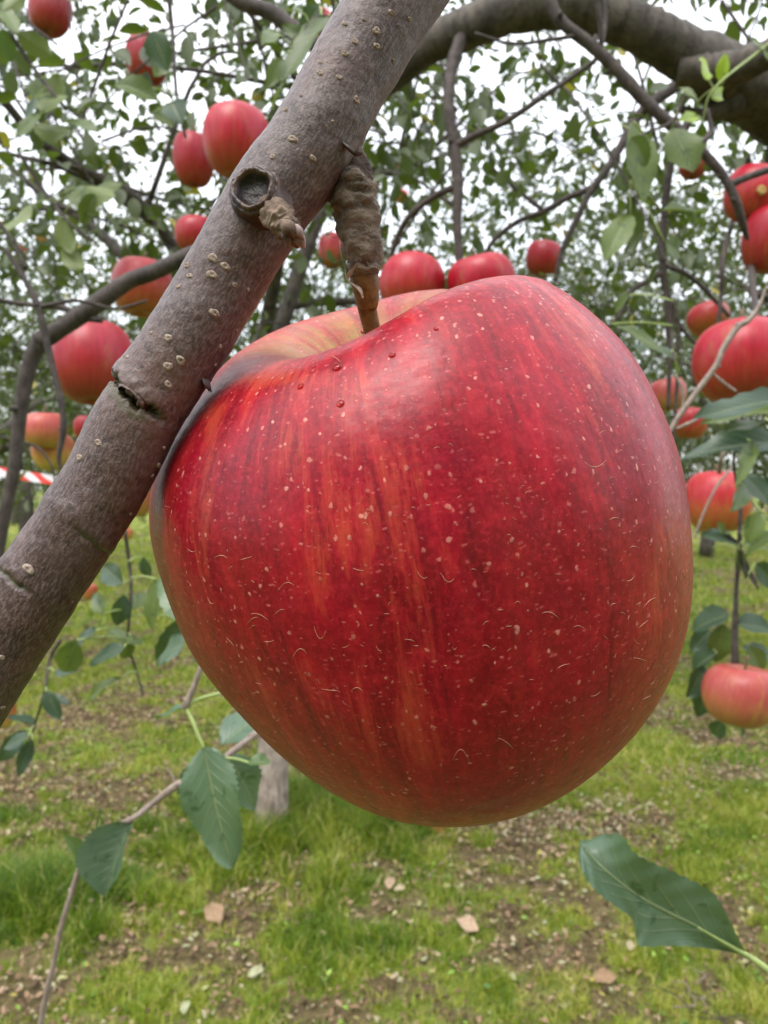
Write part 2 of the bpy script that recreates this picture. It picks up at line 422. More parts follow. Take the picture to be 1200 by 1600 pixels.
M_pale = mat_apple('apple_skin_pale', red=(.46, .06, .06), red2=(.52, .12, .10), ochre=(.50, .24, .08), amt=.5, bottom=1.4, green=(.42, .27, .06))
M_orange = mat_apple('apple_skin_orange', red=(.42, .07, .03), red2=(.46, .13, .04), ochre=(.55, .32, .08), green=(.5, .42, .08), amt=.6, bottom=1.2)
M_scuff = mat_plain('skin_scuff', (.48, .22, .14), (.60, .36, .24), 900, .6, .0001)

# ------------------------------------------------------------------ apple shape
APROF = np.array([(0, .38), (.03, .385), (.09, .46), (.17, .60), (.28, .745), (.41, .835), (.56, .86), (.72, .79), (.87, .62), (.97, .36), (1.0, .08),
                  (.975, -.22), (.88, -.50), (.73, -.73), (.55, -.87), (.38, -.915), (.25, -.87), (.12, -.80), (0, -.78)])
def apple_verts(nz, nt_, sh=.1, sa=0., prof=APROF, lobes=0.0, seed=0, dip=None):
    p = crom(prof, nz); a = np.linspace(0, 2 * math.pi, nt_, endpoint=False)
    rho = p[:, 0][:, None] * np.ones(nt_); z = p[:, 1][:, None] * np.ones(nt_)
    z = z + sh * np.cos(a - sa)[None] * np.clip(rho, 0, .6) * np.clip(z, 0, 1)
    if dip:
        dz, a0, wd = dip; da = (a - a0 + np.pi) % (2 * np.pi) - np.pi
        z = z + .9 * dz * np.exp(-(((a + .55 + np.pi) % (2 * np.pi) - np.pi) / .7) ** 2)[None] * np.exp(-((rho - .55) / .30) ** 2) * (z > .2)
        z = z - dz * np.exp(-(da / wd) ** 2)[None] * np.exp(-((rho - .52) / .30) ** 2) * (z > .2)
    if lobes:
        g = np.random.default_rng(seed); ph = g.uniform(0, 6.28, 3)
        k = 1 + lobes * (np.cos(5 * a + ph[0]) * .5 + np.cos(2 * a + ph[1]) + .6 * np.cos(3 * a + ph[2]))[None] * (0.6 + .8 * np.abs(p[:, 1])[:, None])
        rho = rho * k
    V = np.stack([rho * np.cos(a), rho * np.sin(a), z], -1)
    seg = np.linalg.norm(np.diff(p, axis=0), axis=1); t = np.concatenate([[0], np.cumsum(seg)]); t /= t[-1]
    ap = np.stack([np.repeat(np.cos(a)[None], nz, 0), np.repeat(np.sin(a)[None], nz, 0), np.repeat(t[:, None], nt_, 1)], -1)
    i = np.arange(nz - 1)[:, None]; j = np.arange(nt_)[None]
    Q = np.stack([i * nt_ + j, (i + 1) * nt_ + j, (i + 1) * nt_ + (j + 1) % nt_, i * nt_ + (j + 1) % nt_], -1).reshape(-1, 4)
    return V, ap, Q
def apple_obj(name, V, ap, Q, mat):
    o = bulk(name, V.reshape(-1, 3), Q, np.zeros(V.size // 3), mat)
    at = o.data.attributes.new('ap', 'FLOAT_VECTOR', 'POINT'); at.data.foreach_set('vector', ap.reshape(-1).astype(np.float32))
    return o

# --- the big apple in front
SIL = np.array([(365,545),(450,503),(545,480),(600,463),(650,450),(700,439),(750,429),(800,427),(840,433),(867,445),(900,466),(917,480),(950,510),(987,550),(1017,590),(1038,632),(1050,667),(1067,717),(1080,793),(1085,850),(1083,900),(1075,983),(1060,1040),(1033,1093),(1000,1143),(950,1195),(900,1232),(850,1260),(800,1278),(750,1290),(700,1294),(640,1287),(573,1267),(507,1233),(447,1188),(400,1143),(350,1087),(307,1028),(280,980),(258,920),(242,870),(234,825),(231,780),(240,735),(262,690),(300,625),(335,575)], float)
HC = (657, 862); HD = .130; HR = .0430
def hero_apple():
    tx, tl, sh, sa = 15.8, 9., .14, -.15
    ax = CU - CF * math.tan(math.radians(tx)) - CR * math.tan(math.radians(tl)); ax /= np.linalg.norm(ax)
    X = CR - ax * (CR @ ax); X /= np.linalg.norm(X); Y = np.cross(ax, X)
    org = P(HC[0], HC[1], HD)
    def shape(nz_, na):
        V, ap, Q = apple_verts(nz_, na, sh, sa, dip=(.062, -math.pi / 2 - .45, .60))
        W = HR * (V[..., 0:1] * X + V[..., 1:2] * Y + V[..., 2:3] * ax)      # relative to centre
        return W, ap, Q
    # a real apple is lopsided: bulge and flatten it round its outline
    W, _, _ = shape(160, 240)
    x, y = proj((W + org).reshape(-1, 3)); dx = x - HC[0]; dy = HC[1] - y; an = np.arctan2(dy, dx); rr = np.hypot(dx, dy)
    k = np.round((an + np.pi) / (2 * np.pi) * 72).astype(int) % 72; S = np.zeros(72); np.maximum.at(S, k, rr)
    A = np.linspace(-np.pi, np.pi, 73)[:-1]
    sx, sy = SIL[:, 0] - HC[0], HC[1] - SIL[:, 1]; ta = np.arctan2(sy, sx); o_ = np.argsort(ta)
    T = np.interp(A, ta[o_], np.hypot(sx, sy)[o_], period=2 * np.pi)
    fc = np.fft.rfft(T / S); fc[13:] = 0; cor = np.fft.irfft(fc, 72)
    W, ap, Q = shape(300, 480)
    wx, wy, wf = W @ CR, W @ CU, W @ CF
    al = np.arctan2(wy, wx); rho = np.hypot(wx, wy)
    c_ = np.interp(al.ravel(), A, cor, period=2 * np.pi).reshape(al.shape)
    q = np.clip(rho / (HR * .95), 0, 1); q = q * q * (3 - 2 * q)
    kk = 1 + (c_ - 1) * q
    W = (wx * kk)[..., None] * CR + (wy * kk)[..., None] * CU + wf[..., None] * CF
    # soft undulation
    nn = np.array([mnoise.noise(Vector(p_) * 45) for p_ in W.reshape(-1, 3)]).reshape(al.shape)
    W = W * (1 + .006 * nn)[..., None]
    # local frame: z along the core
    Rm = np.stack([X, Y, ax], 1)
    L = W @ Rm
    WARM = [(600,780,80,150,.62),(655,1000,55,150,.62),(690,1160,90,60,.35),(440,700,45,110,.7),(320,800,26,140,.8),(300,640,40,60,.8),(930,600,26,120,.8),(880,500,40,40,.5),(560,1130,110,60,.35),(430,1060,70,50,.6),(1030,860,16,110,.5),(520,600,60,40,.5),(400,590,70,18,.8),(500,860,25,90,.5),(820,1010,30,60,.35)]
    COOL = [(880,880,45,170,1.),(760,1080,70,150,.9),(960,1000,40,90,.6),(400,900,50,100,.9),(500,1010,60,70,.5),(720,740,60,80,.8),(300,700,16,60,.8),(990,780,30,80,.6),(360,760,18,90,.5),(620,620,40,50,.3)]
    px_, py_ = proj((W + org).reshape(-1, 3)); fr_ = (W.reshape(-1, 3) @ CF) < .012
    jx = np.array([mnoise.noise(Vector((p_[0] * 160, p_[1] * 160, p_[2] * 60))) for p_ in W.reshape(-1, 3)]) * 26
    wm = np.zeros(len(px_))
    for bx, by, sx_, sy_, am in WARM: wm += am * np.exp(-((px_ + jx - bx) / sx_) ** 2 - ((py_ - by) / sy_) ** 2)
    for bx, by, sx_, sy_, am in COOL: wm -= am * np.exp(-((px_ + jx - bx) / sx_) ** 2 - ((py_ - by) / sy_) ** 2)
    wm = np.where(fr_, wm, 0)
    root = thing('apple', org, 'huge glossy red apple filling the foreground, pressed against the diagonal branch', 'apple')
    from mathutils import Matrix
    root.rotation_euler = Matrix(Rm.tolist()).to_euler()
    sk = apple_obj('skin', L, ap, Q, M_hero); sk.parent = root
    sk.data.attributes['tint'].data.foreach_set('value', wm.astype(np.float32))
    return root, sk, W, org, Rm, Q
hero, hero_skin, HW, HORG, HRM, HQ = hero_apple()
hero_bvh = BVHTree.FromPolygons([Vector(p_) for p_ in (HW + HORG).reshape(-1, 3)], HQ.tolist())
def hero_local(V): return (np.asarray(V) - HORG) @ HRM
CAMV = Vector(C0)
def ray(bvh, x, y):
    d = Vector(P(x, y, 1) - C0).normalized()
    return bvh.ray_cast(CAMV, d)
# scuffs: fine pale curved scratches lying on the skin
mb = MB()
g = np.random.default_rng(3)
scl = [(405,962,30),(437,955,18),(395,968,20),(345,870,22),(385,872,20),(447,915,28),(420,1002,16),(468,1020,26),(515,1078,26),(558,1077,18),(360,1003,18),
       (985,905,16),(1015,940,26),(1000,1030,22),(995,1003,14),(1020,1065,16),(975,1140,22),(1010,1090,16),(1070,900,18),(700,735,0),(930,725,34),(790,1160,30),
       (700,905,20),(860,960,30),(905,980,20),(1005,975,20),(660,900,18),(990,855,14),(960,810,16),(640,1000,16),(560,890,18),(330,940,14),(300,860,14),
       (522,560,26),(720,1180,26),(930,1085,18),(880,1040,20),(760,1010,14),(500,990,20),(540,1010,12)]
scl = [(x, y, L_ , None) for x, y, L_ in scl]
for _ in range(90): scl.append((g.uniform(260, 1060), g.uniform(560, 1240), g.uniform(4, 12), None))
for x, y, L_, _ in scl:
    if not L_: continue
    an = g.normal() * .45; cv = g.normal() * .5; pts = []
    for s in np.linspace(-.5, .5, 5):
        qx = x + L_ * s * math.cos(an) ; qy = y - L_ * s * math.sin(an) + cv * L_ * (s * s * 2 - .25)
        h = ray(hero_bvh, qx, qy)
        if h[0] is None: pts = []; break
        pts.append(np.array(h[0] + h[1] * .00002))
    if len(pts) == 5:
        r_ = .000032 if L_ > 13 else .000024
        tube(mb, pts, [r_ * .4, r_, r_ * 1.2, r_, r_ * .4], n=7, k=4)
mb.v = [hero_local(v) for v in mb.v]
sc_o = mb.build('scratch_marks', M_scuff, None); sc_o.parent = hero

# water drops resting on the skin
M_drop, t_ = newmat('water_drop')
t_.out(t_.pbsdf((.9, .2, .2), .03, None, .5, Transmission_Weight=1.0, IOR=1.33))
for x, y, dpx in [(527, 574, 17), (532, 631, 13), (470, 604, 12), (613, 555, 11), (682, 514, 8), (568, 518, 9)]:
    h = ray(hero_bvh, x, y)
    if h[0] is None: continue
    R_ = dpx * .5 * (h[0] - CAMV).length / F
    mb = MB(); lathe(mb, [(R_ * 1.05, -R_ * .06), (R_, R_ * .12), (R_ * .8, R_ * .34), (R_ * .5, R_ * .48), (R_ * .02, R_ * .54)], 20, np.array(h[0]), np.array(h[1]), wob=.06, seed=int(x))
    mb.v = [hero_local(v) for v in mb.v]
    o = mb.build('water_drop', [M_drop]); o.parent = hero
# --- stalk of the big apple
h0 = HORG + HRM @ np.array([0, 0, .38 * HR])
mb = MB()
pxs = [(566, 408, .1105), (570, 440, .1115), (574, 470, .1130), (577, 497, .1145)]
stalk_pts = [P(*q) for q in pxs] + [h0 * .5 + P(590, 560, .1175) * .5, h0 - (HRM @ np.array([0, 0, 1])) * .001]
S_ = .111 / F
tube(mb, stalk_pts, [24 * S_, 22.5 * S_, 18.5 * S_, 14.5 * S_, 13 * S_, 13 * S_], n=40, k=20, jit=.02)
mb.v = [hero_local(v) for v in mb.v]
so = mb.build('stalk', M_stalk); so.parent = hero

# ------------------------------------------------------------------ the foreground branch
branch = thing('tree_branch', P(306, 510, .098), 'thick grey-brown branch with pale lenticels running diagonally across the foreground', 'branch')
BC = [(-680, 2080, 62, 0.098), (-400, 1650, 64, 0.100), (-150, 1255, 66, 0.1023), (-60, 1105, 66, 0.1028), (55, 920, 66, 0.1036), (154, 773, 64.5, 0.1043), (222, 640, 64, 0.1050), (306, 510, 64.5, 0.1058), (343, 446, 63.5, 0.1063),
      (425, 310, 67, 0.1068), (483, 232, 69, 0.1073), (538, 133, 66, 0.1078), (594, 37, 67, 0.1083), (655, -60, 70, 0.1088), (765, -235, 74, 0.1098), (960, -560, 80, 0.113), (1230, -1020, 88, 0.120)]
pts = [P(x, y, d) for x, y, h, d in BC]; rad = [h * d / F for x, y, h, d in BC]
NS, NK = 900, 150
cc = crom(pts, NS); rr_ = crom(np.array(rad)[:, None], NS)[:, 0]
T, N, B = frames(cc); aa = np.linspace(0, 2 * math.pi, NK, endpoint=False) + math.atan2(B[NS // 2] @ CF, N[NS // 2] @ CF)
dirs = np.cos(aa)[None, :, None] * N[:, None] + np.sin(aa)[None, :, None] * B[:, None]
Vb = cc[:, None] + rr_[:, None, None] * dirs
xs, ys = proj(Vb.reshape(-1, 3)); xs = xs.reshape(NS, NK); ys = ys.reshape(NS, NK)
facing = (dirs @ (-CF))
# along-branch pixel coordinate
dvec = np.array([.528, -.849]); nvec = np.array([.849, .528])
sP = (xs - 222) * dvec[0] + (ys - 640) * dvec[1]; tP = (xs - 222) * nvec[0] + (ys - 640) * nvec[1]
disp = np.zeros((NS, NK)); tint = np.full((NS, NK), .3)
nzv = np.array([mnoise.noise(Vector(p_) * 260) for p_ in Vb.reshape(-1, 3)]).reshape(NS, NK)
nz2 = np.array([mnoise.noise(Vector(p_) * 900) for p_ in Vb.reshape(-1, 3)]).reshape(NS, NK)
disp += nzv * .00016 + nz2 * .00006
def gs(v, w_): return np.exp(-(v / w_) ** 2)
# torn ring: s of the tear varies across
nz3 = np.array([mnoise.noise(Vector(p_) * 2200) for p_ in Vb.reshape(-1, 3)]).reshape(NS, NK)
cs = 6 + 7 * nz2 + 6 * nz3 + 4 * np.sin(tP / 14) - .12 * tP
front = np.clip((facing + .45) * 2.5, 0, 1)
span = front * np.clip((75 - tP) / 20, 0, 1)*np.clip(1 - np.clip(tP - 8, 0, 100) / 40, .0, 1)
g1 = gs(sP - cs, 5.5) * span
disp -= g1 * .0016; disp += span * .00042 * gs(np.maximum(sP - cs - 9, 0), 22) * (sP > cs + 3)
disp -= .0002 * span * gs(np.minimum(sP - cs + 6, 0), 30) * (sP < cs)
tint = np.maximum(tint, .3 + .7 * np.clip(g1 * 1.8, 0, 1)); tint = np.maximum(tint, .3 + .38 * gs(sP - cs + 16, 16) * span)
for s0, dep, tc_ in ((-213, .0003, .75), (-338, .0007, .85)):      # thinner rings
    c2 = s0 + 5 * nz2 + (-.12 * tP)
    gg = gs(sP - c2, 4) * front * (1 if s0 < -300 else np.clip((tP + 10) / 30, 0, 1)) * (np.clip((10 - tP) / 25, 0, 1) if s0 < -300 else 1)
    disp -= gg * dep; disp += .00022 * gs(sP - c2 - 14, 14) * front; tint = np.maximum(tint, .3 + .62 * gg)
# swelling under the pruned stub and at the spur
Vb = Vb + disp[..., None] * dirs
Vb_flat = Vb.reshape(-1, 3)
arc = np.concatenate([[0], np.cumsum(np.linalg.norm(np.diff(cc, axis=0), axis=1))])
UVb = np.stack([np.repeat(arc[:, None], NK, 1), ((aa[None] - aa[0]) * rr_.mean()) * np.ones((NS, 1))], -1).reshape(-1, 2)
i = np.arange(NS - 1)[:, None]; j = np.arange(NK)[None]
Qb = np.stack([i * NK + j, i * NK + (j + 1) % NK, (i + 1) * NK + (j + 1) % NK, (i + 1) * NK + j], -1).reshape(-1, 4)
bvh_b = BVHTree.FromPolygons([Vector(p_) for p_ in Vb_flat], Qb.tolist())
mbk = MB(); mbk.add(Vb_flat, Qb.tolist(), 0, tint.ravel(), UVb)
# lenticels: raised corky bumps in the bark
LENT = [(588,48,15),(555,65,13),(589,72,13),(539,84,14),(500,114,13),(530,121,11),(557,156,15),(446,171,11),(457,217,17),(426,245,11),(489,247,12),(541,233,8),(539,37,11),(500,97,9),
        (292,415,13),(296,431,13),(278,447,12),(333,403,18),(352,416,17),(331,429,18),(367,445,10),(335,489,18),(263,528,16),(282,563,17),(262,572,17),(263,601,14),(345,541,9),(337,570,8),(370,516,8),
        (153,692,14),(124,715,15),(256,700,9),(248,727,12),(238,744,10),(199,558,9),(388,452,8),(44,889,20),(113,940,7),(3,1027,10),(4,1106,11),(204,803,7),(236,520,8),(612,20,11),(640,30,9),(568,30,8),
        (410,475,6),(180,560,8),(310,640,6),(615,95,8),(470,150,6),(520,190,7)]
g = np.random.default_rng(9)
for x, y, D in LENT:
    h = ray(bvh_b, x, y)
    if h[0] is None: continue
    p_, n_ = np.array(h[0]), np.array(h[1])
    if n_ @ CF > 0: n_ = -n_
    tdir = np.array(cc[min(NS - 1, np.argmin(np.linalg.norm(cc - p_, axis=1)) + 1)] - cc[np.argmin(np.linalg.norm(cc - p_, axis=1)) - 1]); tdir /= np.linalg.norm(tdir)
    e1 = np.cross(tdir, n_); e1 /= np.linalg.norm(e1); e2 = np.cross(n_, e1)
    R_ = D * .39 * .105 / F; k = 16; a = np.linspace(0, 6.283, k, endpoint=False)
    rw = 1 + .10 * np.sin(a * 2 + g.uniform(0, 6)) + .07 * np.sin(a * 3 + g.uniform(0, 6)) + .05 * g.normal(size=k)
    rings = []
    for fr, hh in ((1.12, -.00006), (.98, .00010), (.72, .00024), (.40, .00020), (.15, .00010 if D > 10 else .00022)):
        rings.append(p_ + (R_ * fr * rw * (1.05 if fr > .5 else 1))[:, None] * (np.cos(a)[:, None] * e1 + .78 * np.sin(a)[:, None] * e2) + (hh * (R_ / .0007) ** .6 + g.normal(size=k) * .00003)[:, None] * n_)
    V = np.vstack(rings + [[p_ + n_ * .00012]])
    fs = [(q * k + j_, q * k + (j_ + 1) % k, (q + 1) * k + (j_ + 1) % k, (q + 1) * k + j_) for q in range(4) for j_ in range(k)] + [(4 * k + j_, 4 * k + (j_ + 1) % k, 5 * k) for j_ in range(k)]
    mbk.add(V, fs, 1, .5)
own(mbk.build('bark', [M_bark, M_lent]), branch)

# torn bark lips
def torn(mb, px, depth_off, hgt, seed, mat=0, thick=.00012):
    """a ragged strip standing off the bark along pixel points"""
    g = np.random.default_rng(seed); n = len(px) * 5
    c = crom(np.array([list(p_) + [0] for p_ in px], float), n)[:, :2]
    lo, hi = [], []
    for q in range(n):
        h = ray(bvh_b, *c[q])
        if h[0] is None: continue
        p_ = np.array(h[0]); nn_ = np.array(h[1]);
        if nn_ @ CF > 0: nn_ = -nn_
        up_ = P(c[q][0] + dvec[0] * -hgt * g.uniform(.5, 1.3), c[q][1] + dvec[1] * -hgt * g.uniform(.5, 1.3), .1) - P(c[q][0], c[q][1], .1)
        lo.append(p_ - nn_ * .00005); hi.append(p_ + up_ + nn_ * depth_off * g.uniform(.6, 1.3))
    lo, hi = np.array(lo), np.array(hi); mid = (lo + hi) / 2 + (hi - lo) * 0 - CF * thick * 2
    V = np.vstack([lo, mid, hi, hi + CF * thick, lo + CF * thick * 3]); n = len(lo)
    fs = [(r_ * n + q, r_ * n + q + 1, (r_ + 1) * n + q + 1, (r_ + 1) * n + q) for r_ in range(4) for q in range(n - 1)]
    mb.add(V, fs, mat, .5)
mb = MB()
torn(mb, [(316, 590), (326, 593), (338, 594), (350, 589)], .0010, 14, 2)
own(mb.build('torn_bark_flap', [M_bark]), branch)
mb = MB()
torn(mb, [(172, 594), (188, 598), (203, 606), (216, 617)], .0004, 5, 4)
torn(mb, [(216, 617), (226, 628), (234, 640), (242, 650)], .0005, 7, 5)
own(mb.build('bark_lip', [M_bark]), branch)

# pruned stub: callus rim with a charred hollow
h = ray(bvh_b, 404, 308); sp_ = np.array(h[0]); sn = -CF * .93 - CR * .22 + CU * .16; sn /= np.linalg.norm(sn)
mb = MB(); s_ = .106 / F
lathe(mb, [(44 * s_, -.0026, 3), (41 * s_, -.0008, 3), (39.5 * s_, .0004, 1), (37 * s_, .0013, 1), (35.5 * s_, .0011, 1), (34 * s_, .0015, 1), (31 * s_, .0018, 1), (27.5 * s_, .0017, 1),
           (24.5 * s_, .0013, 2), (21.5 * s_, .0008, 0), (16 * s_, .0004, 0), (9 * s_, .0003, 0), (.1 * s_, .0004, 0)], 64, sp_ + sn * .0006, sn, wob=.07, seed=2)
own(mb.build('pruned_stub', [M_char, M_rim, M_char, M_bark]), branch)
# bud under the stub
bud = []
mb = MB()
tube(mb, [P(422, 324, .1000), P(434, 338, .0985), P(444, 350, .0978), P(453, 361, .0974), P(460, 371, .0972)], [22 * s_, 22 * s_, 21 * s_, 18 * s_, 10 * s_], n=60, k=48, jit=.035)
for q_, v_ in enumerate(mb.v):
    ce = v_.mean(0)
    mb.v[q_] = np.array([p_ + (p_ - ce) / (np.linalg.norm(p_ - ce) + 1e-9) * (.0005 * mnoise.fractal(Vector(p_) * 900, 1.0, 2.0, 4) - .0003 * max(0, mnoise.noise(Vector(p_) * 500))) for p_ in v_])
ob = own(mb.build('bud', [M_bud]), branch)
mb = MB()
for k_, (x0, y0, x1, y1, w_) in enumerate([(438, 345, 462, 372, 12), (452, 350, 474, 376, 9), (440, 352, 452, 388, 9), (455, 362, 476, 388, 10), (446, 366, 466, 388, 9)]):
    d = .0957 + .0004 * k_
    tube(mb, [P(x0, y0, d + .001), P((x0 + x1) / 2 + 2, (y0 + y1) / 2 - 1, d), P(x1, y1, d + .0004)], [w_ * .35 * s_, w_ * s_, 2 * s_], n=12, k=10, jit=.06, mat=k_ % 2, seed=k_)
bs = own(mb.build('bud_scale', [M_bud, M_budred]), branch)

# fruiting spur the apple hangs from
mb = MB()
SP = [(520, 205, 28, .1095), (536, 248, 36, .1095), (543, 285, 37, .1095), (553, 318, 36, .1095), (560, 350, 35, .1098), (565, 378, 32.5, .1100), (567, 400, 30, .1103), (568, 420, 26, .1107), (569, 430, 21.5, .1109)]
n = 110; k = 64
c = crom([P(x, y, d) for x, y, h, d in SP], n); r = crom(np.array([[h_ * d / F] for x, y, h_, d in SP]), n)[:, 0]
Ts, Ns, Bs = frames(c); a = np.linspace(0, 2 * math.pi, k, endpoint=False)
dr = np.cos(a)[None, :, None] * Ns[:, None] + np.sin(a)[None, :, None] * Bs[:, None]
V = c[:, None] + r[:, None, None] * dr
nn = np.array([mnoise.fractal(Vector((p_[0] * 330, p_[1] * 330, p_[2] * 620)), 1.0, 2.0, 4) for p_ in V.reshape(-1, 3)]).reshape(n, k)
n3 = np.array([mnoise.noise(Vector(p_) * 420) for p_ in V.reshape(-1, 3)]).reshape(n, k)
tpar = np.linspace(0, 1, n)[:, None]
rid = np.clip(gs(tpar - .33, .16) + .8 * gs(tpar - .9, .09), .25, 1)
V = V + ((nn * .0011 * rid + n3 * .0006))[..., None] * dr
i = np.arange(n - 1)[:, None]; j = np.arange(k)[None]
Q = np.stack([i * k + j, i * k + (j + 1) % k, (i + 1) * k + (j + 1) % k, (i + 1) * k + j], -1).reshape(-1, 4)
tn = np.clip(.3 + .85 * gs(tpar - .22, .13) * (nn < .18) + .9 * gs(tpar - .86, .07) * (nn < .05), 0, 1) * np.ones((1, k))
mb.add(V.reshape(-1, 3), Q.tolist(), 0, tn.ravel())
own(mb.build('fruiting_spur', [M_spur]), branch)
mb = MB()
def ribbon(mb, pts, wid, mat=0, twist=0):
    c = crom(pts, len(pts) * 4); Tt, Nn, Bb = frames(c); n = len(c)
    q = np.linspace(0, 1, n); ww = np.interp(q, np.linspace(0, 1, len(wid)), wid)
    ang = twist * q
    sd_ = (np.cos(ang)[:, None] * Nn + np.sin(ang)[:, None] * Bb)
    ud = np.cross(Tt, sd_)
    V = np.vstack([c - sd_ * ww[:, None], c + ud * ww[:, None] * .4, c + sd_ * ww[:, None], c + ud * ww[:, None] * .2 + sd_ * ww[:, None] * 0])
    fs = [(a_ * n + q_, a_ * n + q_ + 1, ((a_ + 1) % 4) * n + q_ + 1, ((a_ + 1) % 4) * n + q_) for a_ in range(4) for q_ in range(n - 1)]
    mb.add(V, fs, mat, .5)
ribbon(mb, [P(530, 376, 0.1065), P(533, 396, 0.1065), P(540, 420, 0.1075), P(542, 436, 0.1075), P(552, 444, 0.1075), P(562, 452, 0.1075), P(567, 466, 0.1080)], [3 * s_, 4 * s_, 5 * s_, 4 * s_, 6 * s_, 6 * s_, 2 * s_], twist=1.5)
ribbon(mb, [P(542, 436, 0.1072), P(546, 428, 0.1070), P(553, 418, 0.1065), P(558, 410, 0.1060)], [3 * s_, 5 * s_, 4 * s_, 2 * s_], twist=.8)
own(mb.build('peeling_strip', [M_peel]), branch)
mb = MB(); g = np.random.default_rng(21)
for q in range(150):     # loose fibres on the spur's edges
    t_ = g.uniform(.1, .95); ii = int(t_ * (n - 1)); jj = int(g.integers(k))
    p_ = V[ii, jj]; d_ = dr[ii, jj] + g.normal(size=3) * .5; L_ = g.uniform(.0004, .0012)
    tube(mb, [p_, p_ + d_ * L_ * .5 + g.normal(size=3) * .0002, p_ + d_ * L_], [.00005, .00004, .00001], n=4, k=3)
own(mb.build('bark_fibre_fuzz', [M_peel]), branch)
mb = MB(); lipsrc = [(533, 222), (545, 232), (556, 240), (566, 240)]
c = [P(x, y, .1035) for x, y in lipsrc]
ribbon(mb, c, [3 * s_, 8 * s_, 10 * s_, 5 * s_], twist=.3)
own(mb.build('loose_bark_chip', [M_bark]), branch)

# ------------------------------------------------------------------ leaves
def leaf_mesh(mb, base, tip, wid, normal, fold=.25, curl=.15, wave=.04, n=14, serr=True, asym=0., mat=0, tint=.5, seed=0, side_curl=0.0, shape=.85):
    """near leaf: serrated, folded along its midrib, with thickness hidden at this size"""
    base, tip = np.asarray(base, float), np.asarray(tip, float)
    L = np.linalg.norm(tip - base); t = (tip - base) / L
    nrm = np.asarray(normal, float); nrm = nrm - t * (nrm @ t); nrm /= np.linalg.norm(nrm); s = np.cross(t, nrm)
    g = np.random.default_rng(seed); m = 5 if n > 8 else 3
    vs, uv = [], []; ph = g.uniform(0, 6.28, 3)
    q = np.linspace(0, 1, n)
    w_ = wid / 2 * np.sin(np.pi * np.clip(q, 0, 1) ** shape) ** .75; w_[0] = wid * .015; w_[-1] = wid * .01
    for a_, qq in enumerate(q):
        for b_ in range(-m, m + 1):
            f_ = b_ / m
            e = w_[a_] * (1 + (asym if f_ > 0 else -asym))
            if serr and abs(b_) == m: e *= 1 + (.07 if a_ % 2 else -.04)
            x = f_ * e
            z = abs(f_) * e * fold + curl * L * (-(qq - .5) ** 2 + .25) + wave * L * math.sin(qq * 9 + ph[0] + (2 if f_ > 0 else 0)) * f_ * f_ + side_curl * e * max(f_, 0) ** 2 * 1.6
            z += .006 * L * math.sin(qq * 40 - abs(f_) * 10) * abs(f_)
            vs.append(base + t * (qq * L) + s * x * (1 - side_curl * .35 * max(f_, 0)) + nrm * z); uv.append((f_, qq))
    k = 2 * m + 1
    fs = [(a_ * k + b_, a_ * k + b_ + 1, (a_ + 1) * k + b_ + 1, (a_ + 1) * k + b_) for a_ in range(n - 1) for b_ in range(k - 1)]
    mb.add(vs, fs, mat, tint, uv)

# mid / far leaf batches, numpy
def leaf_batch(name, pos, dirv, size, g, mat, lod=1, parent=None, tints=None, droop=.3):
    n = len(pos)
    d = dirv / (np.linalg.norm(dirv, axis=1)[:, None] + 1e-9)
    rn = g.normal(size=(n, 3)) * .8 + np.array([0, 0, .9]); nr = rn - d * np.sum(rn * d, 1)[:, None]; nr /= np.linalg.norm(nr, axis=1)[:, None] + 1e-9
    sd_ = np.cross(d, nr)
    asp = g.uniform(.42, .62, n)
    fold = g.uniform(.1, .7, n); cu = g.uniform(-.05, .3, n)
    if tints is None: tints = g.random(n)
    if lod == 1:
        rows = [(0, 0), (.12, .55), (.32, .95), (.58, .98), (.82, .6), (1, 0)]
        tv = []
        for q, w_ in rows:
            tv += [(q, 0, w_)] if w_ == 0 else [(q, -1, w_), (q, 0, w_), (q, 1, w_)]
        tv = np.array(tv)
        V = np.zeros((n, len(tv), 3))
        for k_, (q, s_, w_) in enumerate(tv):
            x = s_ * w_ * asp * .5 * size; z = abs(s_) * w_ * asp * .5 * size * fold - cu * size * (q - .3) ** 2 * 1.3
            V[:, k_] = pos + d * (q * size)[:, None] + sd_ * x[:, None] + nr * z[:, None]
        fs = []
        # base fan
        fs += [(0, 1, 2), (0, 2, 3)]
        quads = []
        for r_ in range(3):
            b = 1 + r_ * 3; quads += [(b, b + 3, b + 4, b + 1), (b + 1, b + 4, b + 5, b + 2)]
        e = len(tv) - 1; fs += [(e - 3, e, e - 2), (e - 2, e, e - 1)]
        quads += [(0, 1, 2, 0)]
        # all as quads except ends: use degenerate-free triangles -> build quads by doubling to two triangle pairs
        tri = fs + [(a, b, c) for a, b, c, dd in quads[:-1]] + [(a, c, dd) for a, b, c, dd in quads[:-1]]
        tri = np.array(tri)
        uvt = np.array([(s_, q) for q, s_, w_ in tv])
    else:
        tv = np.array([(0, 0), (.45, -1), (1, 0), (.45, 1)], float)
        V = np.zeros((n, 4, 3))
        for k_, (q, s_) in enumerate(tv):
            x = s_ * asp * .5 * size; z = abs(s_) * asp * .5 * size * fold - cu * size * (q - .3) ** 2
            V[:, k_] = pos + d * (q * size)[:, None] + sd_ * x[:, None] + nr * z[:, None]
        tri = np.array([(0, 1, 2), (0, 2, 3)]); uvt = tv[:, ::-1]
    m = V.shape[1]
    Q = (tri[None] + (np.arange(n) * m)[:, None, None]).reshape(-1, 3)
    o = bulk(name, V.reshape(-1, 3), Q, np.repeat(tints, m), mat, None, np.tile(uvt, (n, 1)))
    if parent is not None: own(o, parent)
    return o
